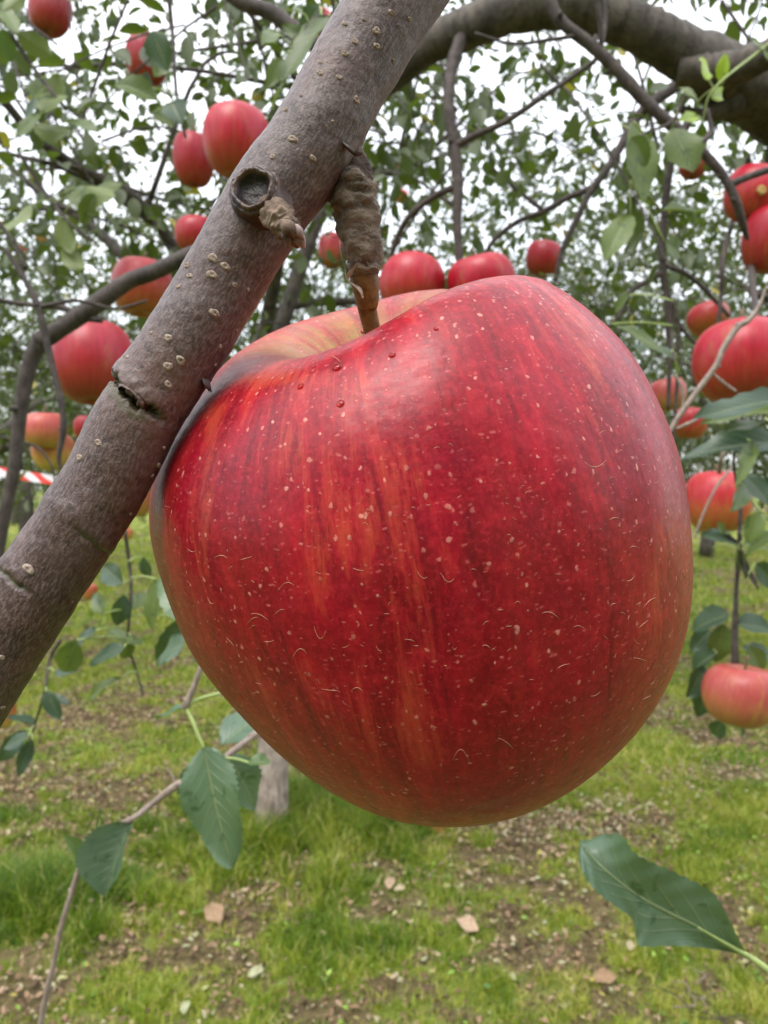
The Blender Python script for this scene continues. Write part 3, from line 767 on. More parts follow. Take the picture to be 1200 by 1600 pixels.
def tubes_batch(name, A, Bm, Cm, r0, r1, mat, parent=None, k=4):
    """many curved 3-point tubes (A->Bm->Cm) as one mesh"""
    n = len(A); ts = np.linspace(0, 1, 5); r0 = np.broadcast_to(r0, (n,)); r1 = np.broadcast_to(r1, (n,))
    rings = []
    ax = Cm - A; ax /= np.linalg.norm(ax, axis=1)[:, None] + 1e-9
    x = np.cross(ax, [.3, .5, .81]); x /= np.linalg.norm(x, axis=1)[:, None] + 1e-9; y = np.cross(ax, x)
    for q in ts:
        c = A * (1 - q) ** 2 + Bm * 2 * q * (1 - q) + Cm * q * q; r = r0 * (1 - q) + r1 * q
        for j in range(k):
            an = 2 * math.pi * j / k; rings.append(c + r[:, None] * (math.cos(an) * x + math.sin(an) * y))
    V = np.stack(rings, 1)
    base = np.array([(i * k + j, i * k + (j + 1) % k, (i + 1) * k + (j + 1) % k, (i + 1) * k + j) for i in range(4) for j in range(k)])
    Q = (base[None] + (np.arange(n) * 5 * k)[:, None, None]).reshape(-1, 4)
    o = bulk(name, V.reshape(-1, 3), Q, np.full(len(V) * 5 * k, .5), mat)
    if parent is not None: own(o, parent)
    return o

def mdata(o):
    me = o.data; n = len(me.vertices); v = np.zeros(n * 3, np.float32); me.vertices.foreach_get('co', v)
    me.calc_loop_triangles(); q = np.zeros(len(me.loop_triangles) * 3, np.int32); me.loop_triangles.foreach_get('vertices', q)
    t_ = np.zeros(n, np.float32); me.attributes['tint'].data.foreach_get('value', t_)
    uv = np.zeros(len(me.loops) * 2, np.float32); me.uv_layers[0].data.foreach_get('uv', uv)
    li = np.zeros(len(me.loops), np.int32); me.loops.foreach_get('vertex_index', li)
    U = np.zeros((n, 2), np.float32); U[li] = uv.reshape(-1, 2)
    return v.reshape(-1, 3), q.reshape(-1, 3), t_, U
def join2(a, b, name, parent):
    va, qa, ta, ua = mdata(a); vb, qb, tb_, ub = mdata(b); ma, mb_ = a.data.materials[0], b.data.materials[0]
    for o in (a, b):
        me = o.data; bpy.data.objects.remove(o); bpy.data.meshes.remove(me)
    o = bulk(name, np.vstack([va, vb]), np.vstack([qa, qb + len(va)]), np.r_[ta, tb_], [ma, mb_], None, np.vstack([ua, ub]), mi=np.r_[np.zeros(len(qa)), np.ones(len(qb))])
    return own(o, parent)
def bez(A, B, C, q): return A * (1 - q) ** 2 + B * 2 * q * (1 - q) + C * q * q
def crown(root, ctr, rad, ntw, lpt, g, lsize, mat, lod, zmin, zmax, twr=.0022, twig_mat=None, cut=None, limb_ends=None, tbias=0.0):
    """twigs through an ellipsoid; leaves alternate along each twig"""
    u_ = g.normal(size=(ntw, 3)); u_ /= np.linalg.norm(u_, axis=1)[:, None]; q = g.random(ntw) ** .45
    A = ctr + u_ * q[:, None] * rad
    A[:, 2] = np.clip(A[:, 2], zmin + g.uniform(.1, .5, ntw), zmax)
    if cut is not None:
        k_ = cut(A); A = A[k_]; u_ = u_[k_]; ntw = len(A)
    dd = u_ * .6 + g.normal(size=(ntw, 3)) * .5; dd[:, 2] += .15; dd /= np.linalg.norm(dd, axis=1)[:, None]
    L = g.uniform(.22, .5, ntw)
    Bm = A + dd * (L * .5)[:, None]; Cm = A + dd * (L * .85)[:, None]; Cm[:, 2] -= L * .45 * g.random(ntw)
    tb = tubes_batch('twigs', A, Bm, Cm, twr, twr * .45, twig_mat or M_twig, None, 4 if lod == 1 else 3)
    qq = (np.arange(lpt) + .6) / lpt
    pos = []; dr_ = []
    for i_, q_ in enumerate(qq):
        p_ = bez(A, Bm, Cm, q_); tg = (Cm - A); tg /= np.linalg.norm(tg, axis=1)[:, None]
        s_ = np.cross(tg, g.normal(size=(ntw, 3))); s_ /= np.linalg.norm(s_, axis=1)[:, None] + 1e-9
        di = tg * .55 + s_ * .8 + g.normal(size=(ntw, 3)) * .3; di[:, 2] -= g.uniform(.1, .9, ntw)
        pos.append(p_ + di * .012); dr_.append(di)
    pos = np.vstack(pos); dr_ = np.vstack(dr_); n = len(pos)
    ok = pos[:, 2] > zmin; pos, dr_ = pos[ok], dr_[ok]; n = len(pos)
    ti = np.clip(g.beta(2, 2.4, n) + tbias, 0, .97); ti[g.random(n) < .02] = .995
    lb = leaf_batch('foliage', pos, dr_, lsize * g.uniform(.65, 1.15, n), g, mat, lod, None, ti)
    join2(lb, tb, 'crown', root)

def trunk_limbs(root, base, hgt, r0, lean, g, nl, spread, zc, mat, trunk_mat=None, k=10):
    mb = MB(); top = base + np.array([lean[0], lean[1], hgt])
    pts = [base + np.array([0, 0, -.05]), base + (top - base) * .35 + g.normal(size=3) * .03, base + (top - base) * .7 + g.normal(size=3) * .03, top]
    tube(mb, pts, [r0 * 1.25, r0, r0 * .92, r0 * .8], n=22, k=k, jit=.05)
    own(mb.build('trunk', [trunk_mat or mat]), root)
    for q in range(nl):
        a = 2 * math.pi * (q + g.uniform(-.3, .3)) / nl; sp = spread * g.uniform(.7, 1.1); h_ = zc * g.uniform(.35, 1.0)
        e = top + np.array([math.cos(a) * sp, math.sin(a) * sp, h_])
        m1 = top + np.array([math.cos(a) * sp * .4, math.sin(a) * sp * .4, h_ * .55]) + g.normal(size=3) * .08
        m2 = top + np.array([math.cos(a) * sp * .75, math.sin(a) * sp * .75, h_ * .8]) + g.normal(size=3) * .08
        mb = MB(); c, r = tube(mb, [top - np.array([0, 0, .05]), m1, m2, e], [r0 * .62, r0 * .42, r0 * .25, r0 * .1], n=22, k=8, jit=.05)
        for w_ in range(5):
            i_ = int(g.uniform(.3, .95) * 21); p_ = c[i_]; d_ = g.normal(size=3); d_[2] = abs(d_[2]) * .3
            d_ /= np.linalg.norm(d_); L = g.uniform(.35, .8)
            tube(mb, [p_, p_ + d_ * L * .5 + g.normal(size=3) * .05, p_ + d_ * L + np.array([0, 0, -.1])], [r[i_] * .5, r[i_] * .32, .002], n=9, k=6, jit=.04)
        own(mb.build('limb', [mat]), root)

def not_near(A):     # keep the air around the camera and the big apple clear
    return np.linalg.norm(A - np.array([0, 0, 1.1]), axis=1) > 1.25
TREES = [
    # x, y, trunk h, r, crown centre z, crown radii, n twigs, leaves, leafsize, label
    (G(425, 1308)[0], G(425, 1308)[1], 1.25, .041, 2.05, (1.25, .95, .95), 480, 14, .043, 'apple tree with slim pale trunk standing in a tuft of tall grass', M_trunk),
    (2.25, 3.5, 1.0, .08, 1.95, (1.35, 1.3, .95), 640, 14, .043, 'leafy apple tree at right behind the two red apples at the picture edge', M_darktrunk),
    (-2.6, 3.9, 1.0, .08, 2.0, (1.45, 1.3, 1.0), 640, 14, .043, 'leafy apple tree on the left behind the forked grey limb', M_darktrunk),
    (1.0, 5.0, 1.0, .08, 2.1, (1.7, 1.4, 1.15), 1050, 14, .044, 'apple tree in the second row, straight behind the big apple', M_darktrunk),
    (4.4, 6.3, 1.0, .09, 2.2, (1.9, 1.6, 1.25), 1050, 14, .046, 'apple tree in the second row at the far right of the orchard', M_darktrunk),
    (-1.9, 6.4, 1.0, .09, 2.2, (1.9, 1.6, 1.25), 1050, 14, .046, 'apple tree in the second row left of the pale trunk', M_darktrunk),
]
for ti_, (x, y, th_, r0, zc, rd, ntw, lpt, ls, lab, tm) in enumerate(TREES):
    g = np.random.default_rng(100 + ti_)
    root = thing('apple_tree', (x, y, 0), lab, 'tree', 'apple trees of the orchard rows')
    trunk_limbs(root, np.array([x, y, 0.]), th_, r0, g.normal(size=2) * .06, g, 5, rd[0] * .8, rd[2] * 1.1, M_darktrunk if tm is not M_trunk else M_limb, tm, 12)
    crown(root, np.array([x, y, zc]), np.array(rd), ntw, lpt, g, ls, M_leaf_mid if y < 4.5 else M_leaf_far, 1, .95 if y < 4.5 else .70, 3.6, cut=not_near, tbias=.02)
# far rows: one mass
g = np.random.default_rng(500)
fr = thing('distant_orchard', (0, 12, 0), 'dense green rows of apple trees closing off the background', 'trees'); fr['kind'] = 'stuff'
for x, y in [(-6.5, 7.5), (-4.4, 9), (-.6, 9.5), (2.2, 8.6), (7.5, 9), (4.8, 11), (-8.5, 12), (-3, 13), (.8, 13.5), (9.5, 13.5), (3.8, 16), (-6, 16), (-1, 18), (7, 19), (-10, 20), (12, 20), (2, 22), (-5, 23), (-14, 15), (14, 14),(-3,27),(5,27),(0,32),(9,30),(-9,30),(-15,26),(16,26)]:
    mb = MB(); b = np.array([x, y, 0.])
    tube(mb, [b, b + [.05, 0, .6], b + [0, .05, 1.2]], [.11, .09, .08], n=8, k=7, jit=.05)
    own(mb.build('trunk', [M_darktrunk]), fr)
    far = y > 12
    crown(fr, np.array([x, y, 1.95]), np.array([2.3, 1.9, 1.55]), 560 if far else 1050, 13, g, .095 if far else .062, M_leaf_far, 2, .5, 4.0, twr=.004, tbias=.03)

# unseen trees added behind the photographer to block low sky and deepen reflections
for x, y in [(-2.6, -2.6), (.4, -3.2), (3.2, -2.4), (-4.2, .6), (4.6, .8)]:
    mb = MB(); b = np.array([x, y, 0.])
    tube(mb, [b, b + [.05, 0, .6], b + [0, .05, 1.3]], [.10, .08, .07], n=8, k=7, jit=.05)
    own(mb.build('trunk', [M_darktrunk]), fr)
    crown(fr, np.array([x, y, 1.75]), np.array([1.5, 1.1, 1.0]), 420, 12, g, .085, M_leaf_far, 2, .6, 3.4, twr=.004, tbias=.03, cut=not_near)

# unseen canopy added behind the camera to darken what the apple reflects
mb = MB(); b = np.array([.9, -1.9, 0.]); tube(mb, [b, b + [.05, 0, .6], b + [-.1, .05, 1.5]], [.10, .08, .07], n=8, k=7, jit=.05)
own(mb.build('trunk', [M_darktrunk]), fr)
crown(fr, np.array([0, -2.0, 2.0]), np.array([2.4, 1.15, 1.15]), 1100, 12, g, .075, M_leaf_far, 2, .7, 3.0, twr=.004, tbias=0, cut=lambda A: (A[:, 1] < -.75) & not_near(A))

# ------------------------------------------------------------------ background apples
proto = []
for s in range(4):
    pr = APROF.copy(); pr[:, 1] = pr[:, 1] * [1.0, .92, 1.06, .97][s]
    V, ap, Q = apple_verts(44, 56, .12, s * 1.7, pr, .012, s)
    proto.append((V, ap, Q))
apple_mesh_cache = {}
def small_apple(x, y, wpx, label, kind='red', asp=1.0, tilt=(0, 0), diam=.08, d=None, v=None, stalk=.03, rotz=None, pt=None):
    if d is None: d = diam * F / wpx
    else: diam = wpx * d / F
    p = P(x, y, d) if pt is None else np.array(pt)
    v = (int(x) % 4) if v is None else v
    rt = thing('apple', p, label, 'apple', 'apples hanging in the orchard')
    m = {'red': M_red, 'blush': M_blush, 'orange': M_orange, 'pale': M_pale}[kind]
    key = (v, kind)
    if key not in apple_mesh_cache:
        V, ap, Q = proto[v]; o = apple_obj('skin', V * .5, ap, Q, m); apple_mesh_cache[key] = o.data
    else:
        o = bpy.data.objects.new('skin', apple_mesh_cache[key]); COL.objects.link(o)
    o.parent = rt
    rt.scale = (diam, diam, diam * asp)
    rt.rotation_euler = (tilt[0], tilt[1], (x * .7) % 6.28 if rotz is None else rotz)
    ck = 'stalk%d' % v
    if ck not in apple_mesh_cache:
        mb = MB(); tube(mb, [np.array([0, 0, .19]), np.array([.01, 0, .38]), np.array([.0, .02, .62])], [.022, .018, .026], n=9, k=7)
        s = mb.build('stalk', [M_stalk_small]); apple_mesh_cache[ck] = s.data
    else:
        s = bpy.data.objects.new('stalk', apple_mesh_cache[ck]); COL.objects.link(s)
    s.parent = rt
    ck = 'calyx'
    if ck not in apple_mesh_cache:
        mb = MB()
        for q in range(5):
            a = q * 1.2566; e = np.array([math.cos(a), math.sin(a), 0])
            tube(mb, [np.array([0, 0, -.385]) + e * .01, e * .03 + [0, 0, -.42], e * .045 + [0, 0, -.435]], [.008, .012, .002], n=5, k=5)
        s = mb.build('calyx', [M_calyx]); apple_mesh_cache[ck] = s.data
    else:
        s = bpy.data.objects.new('calyx', apple_mesh_cache[ck]); COL.objects.link(s)
    s.parent = rt
    return rt, p, d, diam
APS = [
    (78, 18, 64, 'red apple cut off by the top edge, near the upper left corner', 'red', 1.1),
    (230, 92, 66, 'dark pink apple half hidden by a leaf, upper left', 'red', 1.12),
    (370, 222, 104, 'largest pink apple just above and left of the pruned stub', 'red', 1.0),
    (303, 250, 64, 'shaded apple tucked behind the left side of the large pink apple', 'red', 1.35),
    (307, 368, 66, 'pink apple peeping out left of the branch, under the pruned stub', 'red', .95),
    (222, 448, 92, 'red apple with golden underside behind the forked grey limb', 'blush', .97),
    (146, 568, 124, 'bright red round apple left of the cracked bark ring', 'red', 1.0),
    (69, 672, 68, 'pink-red apple below and left of the bright red apple', 'pale', .95),
    (84, 706, 66, 'orange apple hanging directly under the pink-red one', 'orange', .95),
    (135, 668, 40, 'small pink apple half behind the branch, beside the pink-red one', 'red', 1.0),
    (212, 782, 50, 'orange apple squeezed between the branch and the big apple', 'orange', 1.1),
    (198, 834, 20, 'tiny orange apple below the branch, above the drooping twig', 'orange', 1.0),
    (140, 924, 26, 'small yellow-orange apple low down under the branch', 'orange', 1.1),
    (519, 392, 44, 'red apple partly hidden behind the peeling fruiting spur', 'blush', 1.3),
    (644, 446, 104, 'red apple resting its top behind the big apple beside the stalk', 'red', .9),
    (754, 446, 106, 'red apple whose top shows over the crest of the big apple', 'red', .9),
    (850, 404, 56, 'small dark red apple above the right shoulder of the big apple', 'red', 1.0),
    (619, 259, 25, 'tiny red apple right of the fruiting spur, against the sky', 'red', .95),
    (628, 281, 18, 'tiny yellowish apple hanging below the tiny red one', 'orange', 1.2),
    (627, 307, 22, 'tiny green-and-red apple, lowest of the three by the spur', 'blush', 1.0),
    (1083, 258, 44, 'shaded red apple behind broad leaves, upper right', 'red', 1.0),
    (1180, 305, 92, 'red apple with a brown blemish at the right edge, upper of two touching', 'red', .95),
    (1206, 373, 88, 'red apple cut by the right edge, lower of two touching', 'red', 1.2),
    (1107, 498, 64, 'small red-orange apple above the large right-hand apple', 'blush', .85),
    (1156, 566, 142, 'large red apple behind a forking pinkish twig at the right', 'red', .95),
    (1043, 616, 58, 'orange-red apple half behind the right shoulder of the big apple', 'pale', 1.0),
    (1078, 661, 52, 'orange-red apple under the pinkish twig at the right', 'blush', .95),
    (1122, 784, 98, 'red-orange apple right of the middle of the big apple', 'blush', .98),
    (1156, 1085, 114, 'low apple with pale pink top and golden base dangling at lower right', 'pale', .88),
    (500, 50, 60, 'orange-red apple behind dark leaves at the top of the branch', 'blush', 1.0),
    (33, 392, 18, 'tiny red apple far off at the left edge', 'red', 1.0),
    (64, 373, 18, 'tiny orange-red apple far off, right of the tiny red one at the left edge', 'orange', 1.0),
    (0, 1112, 46, 'orange apple almost hidden under the lower end of the branch', 'orange', 1.2),
]
placed = []
for k_, (x, y, wp, lab, kd, asp) in enumerate(APS):
    g_ = np.random.default_rng(k_ + 40)
    dm = .08 if wp > 30 else .075
    if wp > 90: dm = .085
    t_ = (.12 * g_.normal(), .12 * g_.normal())
    if 'big apple beside' in lab or 'crest' in lab: dm = .09
    placed.append(small_apple(x, y, wp, lab, kd, asp, t_, dm))
placed[28][0].rotation_euler.x = -.12
# brown blemish on the apple at the right edge
rt, p, d, dm = placed[21]
mb = MB(); c_ = np.array([-.13, -.485, .05]) ;
nrmv = -CF
lathe(mb, [(.085, -.012), (.075, .006), (.05, .010), (.02, .004), (.0005, -.002)], 14, np.array(p) + (P(1168, 316, d) - P(1180, 305, d)) - CF * dm * .485, -CF, wob=.15)
vv = np.vstack(mb.v)
cen = np.array(p) + (P(1168, 316, d) - P(1180, 305, d)) - CF * dm * .485
mb.v = [cen + (vv - cen) * dm]
o = mb.build('blemish', [mat_plain('blemish_brown', (.20, .11, .03), (.42, .28, .07), 200)])
Mx = rt.matrix_basis.copy()
from mathutils import Matrix, Euler
Mx = Matrix.LocRotScale(rt.location, rt.rotation_euler, rt.scale)
o.data.transform(Mx.inverted()); o.parent = rt
# windfall on the ground
gp = G(683, 1306)
small_apple(683, 1300, 14, 'tiny yellow windfall lying in the grass below the big apple', 'orange', 1.0, (1.2, .4), pt=(gp[0], gp[1], .028), diam=.05, d=None, v=1)[0]['group'] = 'windfalls'
wf = [o for o in bpy.data.objects if o.get('group') == 'windfalls'][0]; del wf['group']; wf.scale = (.05, .05, .05)

# ------------------------------------------------------------------ limbs, twigs of the near trees
def limb_thing(name, label, cat, specs, mat, group=None, k=10, jit=.04):
    """specs: list of polylines in (x,y,width_px,depth); first = main"""
    x, y, w_, d = specs[0][0]
    rt = thing(name, P(x, y, d), label, cat, group)
    for q, sp in enumerate(specs):
        mb = MB(); pts = [P(a, b, dd) for a, b, ww, dd in sp]; rad = [ww * .5 * dd / F for a, b, ww, dd in sp]
        tube(mb, pts, rad, n=(len(sp) - 1) * 9 + 1, k=k, jit=jit, seed=q)
        for (a, b, ww, dd) in sp[1:-1:1]:      # bud knuckles
            if ww < 24:
                c_ = P(a, b, dd); e = np.random.default_rng(abs(int(a * 7 + b))).normal(size=3); e /= np.linalg.norm(e)
                tube(mb, [c_, c_ + e * ww * .9 * dd / F], [ww * .42 * dd / F, ww * .15 * dd / F], n=3, k=6)
        own(mb.build('stem' if q == 0 else 'side_shoot', [mat]), rt)
    return rt
big = limb_thing('tree_limb', 'massive gnarled grey limb arching across the top right corner', 'limb', [
    [(470, 255, 21, 1.15), (540, 190, 33, 1.12), (600, 130, 43, 1.1), (660, 78, 52, 1.08), (725, 46, 60, 1.06), (810, 14, 67, 1.05), (900, 8, 72, 1.05), (985, 38, 70, 1.05), (1060, 78, 73, 1.07), (1140, 122, 100, 1.1), (1230, 160, 126, 1.15), (1400, 300, 142, 1.2)],
    [(1060, 110, 50, 1.07), (1130, 110, 52, 1.05), (1190, 90, 45, 1.0), (1260, 50, 42, .98), (1340, -20, 38, .95)],
    [(1130, 130, 58, 1.1), (1142, 160, 50, 1.1), (1100, 178, 18, 1.1), (1060, 170, 11, 1.1)],
], M_limb, k=18, jit=.05)
l2 = limb_thing('hanging_branch', 'grey hanging branch dropping straight down from the massive limb', 'branch', [
    [(722, 52, 22, 1.05), (706, 105, 20, 1.04), (701, 165, 18, 1.03), (709, 222, 17, 1.03), (716, 290, 17, 1.03), (714, 345, 15, 1.03), (718, 400, 13, 1.03), (724, 470, 11, 1.03)],
    [(709, 228, 14, 1.03), (750, 208, 11, 1.02), (790, 190, 10, 1.0), (850, 150, 9, .98), (905, 112, 8, .97), (935, 85, 8, .96), (945, 20, 7, .96), (925, -40, 7, .95)],
    [(716, 290, 12, 1.03), (680, 306, 11, 1.05), (645, 332, 10, 1.06), (622, 368, 9, 1.08), (604, 420, 7, 1.1)],
], M_twig, k=10)
l3 = limb_thing('hanging_branch', 'smooth grey shoot slanting down right to the two touching apples', 'branch', [
    [(850, -30, 20, .80), (872, 28, 18, .80), (925, 72, 19, .80), (960, 105, 19, .80), (1010, 160, 19, .80), (1060, 205, 18, .80), (1095, 235, 16, .80), (1130, 275, 14, .80), (1150, 315, 14, .80), (1161, 352, 12, .81), (1168, 374, 6, .82)],
    [(940, 85, 9, .80), (938, 40, 8, .79), (930, -20, 7, .78)],
    [(905, 55, 7, .8), (860, 62, 6, .79), (800, 68, 5, .78), (742, 52, 4, .78)],
    [(1142, 288, 12, .80), (1170, 276, 11, .8), (1210, 262, 11, .8), (1260, 240, 11, .8)],
    [(1085, 228, 10, .8), (1110, 208, 9, .81), (1105, 170, 6, .81)],
], M_twig, k=12)
l4 = limb_thing('hanging_branch', 'long dark branch forking down to the left behind the slanting shoot', 'branch', [
    [(1090, 112, 22, 1.35), (1040, 145, 20, 1.35), (1000, 178, 17, 1.35), (972, 225, 14, 1.35), (950, 262, 13, 1.35), (922, 300, 12, 1.35), (900, 345, 10, 1.35), (878, 392, 8, 1.35), (868, 440, 6, 1.35)],
    [(930, 292, 12, 1.35), (885, 310, 10, 1.36), (850, 330, 9, 1.37), (812, 345, 9, 1.38), (775, 372, 8, 1.39), (750, 410, 6, 1.4)],
    [(850, 330, 8, 1.37), (800, 290, 6, 1.38), (770, 262, 4, 1.38)],
], M_twig, k=8)
l5 = limb_thing('hanging_branch', 'tangle of thin drooping stems above the orange-red apples at right', 'branch', [
    [(1075, 190, 14, 1.2), (1048, 260, 12, 1.2), (1038, 340, 11, 1.2), (1035, 410, 12, 1.2), (1042, 470, 9, 1.2), (1046, 560, 8, 1.2), (1044, 640, 6, 1.2)],
    [(1036, 425, 12, 1.2), (1010, 440, 9, 1.2), (985, 458, 8, 1.2), (965, 500, 7, 1.2)],
    [(1040, 415, 9, 1.2), (1075, 430, 8, 1.21), (1110, 462, 7, 1.22), (1140, 495, 6, 1.22)],
    [(1042, 470, 8, 1.2), (1060, 505, 7, 1.2), (1085, 535, 6, 1.2), (1120, 560, 5, 1.2)],
    [(1040, 450, 7, 1.2), (1058, 500, 7, 1.2), (1058, 600, 6, 1.2), (1050, 700, 5, 1.2)],
], M_twig, k=7)
l6 = limb_thing('hanging_branch', 'thin dark stem hanging at the right edge over the large red apple', 'branch', [
    [(1205, 230, 12, 1.16), (1184, 330, 11, 1.16), (1174, 400, 11, 1.1), (1178, 460, 10, .9), (1184, 508, 9, .72)],
    [(1178, 458, 8, .9), (1200, 464, 8, .9), (1240, 470, 8, .9)],
], M_twig, k=8)
l6b = limb_thing('hanging_branch', 'thin dark stem hanging just left of the stem over the large red apple', 'branch', [
    [(1168, 250, 8, 1.18), (1146, 340, 8, 1.15), (1131, 400, 8, 1.05), (1127, 460, 7, 1.05), (1122, 512, 6, 1.05)]], M_twig, k=7)
l7 = limb_thing('bare_twig', 'pinkish twig forking in front of the large red apple at right', 'twig', [
    [(1200, 440, 2, .50), (1186, 478, 6, .50), (1170, 500, 9, .50), (1152, 512, 10, .50), (1130, 545, 9, .50), (1118, 572, 9, .50), (1090, 610, 9, .50), (1068, 640, 9, .50), (1050, 668, 8, .5), (1030, 705, 7, .5)],
    [(1112, 582, 5, .50), (1128, 596, 4.5, .50), (1150, 612, 5, .50)],
    [(1068, 640, 5, .50), (1066, 610, 4, .50), (1056, 585, 3, .50)],
    [(1056, 670, 4, .5), (1075, 662, 6, .5), (1090, 655, 4, .5)],
], M_twigpale, k=9)
l8 = limb_thing('hanging_shoot', 'thin shoot dangling the low pink-topped apple', 'twig', [
    [(1160, 640, 6, .86), (1158, 760, 6, .86), (1155, 850, 7, .86), (1150, 930, 7, .86), (1149, 970, 9, .86), (1148, 1000, 10, .86), (1149, 1036, 12, .86)],
    [(1158, 860, 6, .86), (1170, 890, 6, .86), (1182, 912, 5, .86)],
    [(1156, 850, 6, .86), (1140, 838, 5, .86), (1125, 828, 3, .86)],
], M_twig, k=8)
l9 = limb_thing('forked_limb', 'smooth grey forked limb arching over the bright red apple at left', 'limb', [
    [(420, 330, 26, .62), (340, 380, 26, .62), (285, 404, 25, .62), (240, 425, 25, .62), (200, 440, 25, .62), (160, 468, 28, .62), (130, 490, 28, .62), (100, 510, 27, .62), (60, 535, 30, .62)],
    [(66, 530, 28, .62), (48, 565, 24, .62), (32, 640, 22, .62), (24, 720, 20, .62), (8, 800, 19, .62), (-4, 870, 18, .62), (-20, 960, 16, .62)],
    [(160, 500, 10, .62), (130, 495, 12, .62), (95, 480, 10, .62), (60, 478, 8, .62), (0, 470, 8, .62), (-40, 465, 8, .62)],
], M_twigpale if False else M_twig, k=14, jit=.02)
l10 = limb_thing('drooping_twig', 'thin dark twig crossing in front of the bright red apple at left', 'twig', [
    [(10, 390, 8, .58), (35, 430, 9, .58), (60, 480, 11, .58), (72, 530, 11, .58), (84, 580, 10, .58), (96, 630, 10, .58), (99, 670, 10, .58), (92, 715, 7, .58), (98, 740, 4, .58)],
    [(40, 420, 7, .58), (20, 380, 6, .58), (0, 350, 6, .58), (-30, 320, 6, .58)],
    [(60, 480, 7, .58), (120, 470, 6, .585), (180, 482, 5, .59), (230, 470, 4, .59)],
    [(40, 692, 4, .585), (60, 700, 4, .585), (80, 726, 3.5, .585), (86, 752, 3, .585)],
], M_twig, k=8)
l11 = limb_thing('dark_branch', 'short dark branch entering from the top edge above the pink apples', 'branch', [
    [(330, -40, 24, .75), (375, 2, 23, .75), (420, 18, 24, .75), (455, 42, 25, .75), (500, 75, 24, .75), (540, 120, 22, .75)]], M_twig, k=12)
# right: stem that carries the red-orange apple
l12 = limb_thing('bare_twig', 'pale stem on which the red-orange apple right of the big apple hangs', 'twig', [
    [(1160, 640, 6, .9), (1140, 690, 6, .9), (1128, 715, 7, .9), (1124, 738, 7, .93)],
    [(1148, 725, 4, .88), (1120, 760, 4, .87), (1100, 800, 4, .87), (1085, 840, 3, .87)]], M_twigpale, k=7)
# bottom-left twig
l13 = limb_thing('thin_twig', 'long pinkish-brown twig bending down the lower left corner', 'twig', [
    [(470, 1085, 11, .42), (430, 1120, 10, .41), (395, 1150, 10, .40), (345, 1188, 10, .39), (310, 1212, 10, .39), (275, 1228, 13, .38), (235, 1258, 9, .38), (205, 1280, 9, .37), (165, 1298, 10, .37), (140, 1312, 11, .36), (128, 1345, 9, .36), (112, 1395, 9, .36), (95, 1450, 9, .36), (85, 1500, 8, .36), (74, 1545, 10, .36), (62, 1610, 9, .36), (50, 1700, 9, .36)],
    [(275, 1228, 5, .38), (268, 1212, 3.5, .38), (262, 1200, 2, .38)],
], M_twigpale, k=12, jit=.05)
l14 = limb_thing('thin_twig', 'short pale twig end with two green leaf stalks beside the big apple', 'twig', [
    [(330, 990, 8, .34), (318, 1030, 8, .34), (305, 1068, 9, .34), (292, 1098, 12, .34), (287, 1108, 9, .34)]], M_twigpale, k=12)

# near leaves: each a part of its twig when it grows on one
def near_leaf(parent, base, tip, wid, nrm, d0, d1, pet=None, **kw):
    """base, tip in px; wid in px"""
    b = P(base[0], base[1], d0); t_ = P(tip[0], tip[1], d1)
    mb = MB(); leaf_mesh(mb, b, t_, wid * (d0 + d1) / 2 / F, nrm, **kw)
    o = mb.build('leaf', [M_leaf_near]); own(o, parent)
    if pet:
        mb = MB(); pts = [P(x, y, dd) for x, y, w_, dd in pet]; tube(mb, pts, [w_ * .5 * dd / F for x, y, w_, dd in pet], n=14, k=7)
        po = mb.build('leaf_stalk', [M_petiole]); own(po, parent)
    return o
up = np.array([0, -.6, .8]); 
near_leaf(l14, (318, 1166), (362, 1356), 96, -CF + CR * -.25 + CU * .25, .335, .325, [(290, 1106, 5, .34), (300, 1125, 6, .338), (310, 1150, 6, .336), (319, 1170, 5, .335)], fold=.28, curl=.10, wave=.05, n=44, seed=1, tint=.35, asym=-.05, shape=.8)
near_leaf(l14, (345, 1084), (300, 1030), 30, CR + CU, .345, .38, [(290, 1105, 6, .34), (312, 1092, 6, .342), (345, 1083, 6, .345)], fold=.4, n=12, seed=2, tint=.5)
near_leaf(l14, (300, 1106), (243, 1122), 34, CU - CF * .2, .42, .44, None, fold=.1, n=14, seed=3, tint=.2)
near_leaf(l13, (206, 1284), (166, 1404), 62, -CF - CR * .7, .37, .36, [(214, 1278, 5, .372), (208, 1283, 5, .37)], fold=.55, curl=.2, n=40, seed=4, tint=.15, side_curl=.9, shape=.75)
near_leaf(l13, (131, 1342), (100, 1306), 24, -CF * .6 + CR, .362, .36, [(138, 1328, 4, .36), (131, 1342, 4, .362)], fold=.8, n=14, seed=5, tint=.97)
near_leaf(l13, (150, 1304), (156, 1262), 10, CR, .37, .37, None, fold=.6, n=10, seed=6, tint=.95)
near_leaf(l13, (356, 1180), (398, 1262), 58, -CF * .7 + CR * .8, .40, .42, [(350, 1185, 5, .39), (356, 1180, 5, .40)], fold=.3, n=20, seed=7, tint=.1)
near_leaf(l13, (388, 1192), (424, 1192), 24, CU - CF * .6, .38, .38, [(352, 1184, 4, .39), (370, 1186, 4, .385), (390, 1192, 4, .38)], fold=.6, n=14, seed=8, tint=.9)
near_leaf(l13, (345, 1165), (420, 1110), 60, CU - CF * .5, .44, .46, None, fold=.3, n=18, seed=9, tint=.2)
near_leaf(l13, (300, 1190), (278, 1240), 30, -CF + CR, .45, .45, None, fold=.3, n=14, seed=10, tint=.3)
near_leaf(l14, (292, 1000), (246, 1040), 44, -CF + CU, .5, .52, None, fold=.2, n=14, seed=33, tint=.1)
near_leaf(l14, (300, 975), (252, 900), 50, -CF + CU * .6, .5, .52, None, fold=.2, n=14, seed=34, tint=.6)
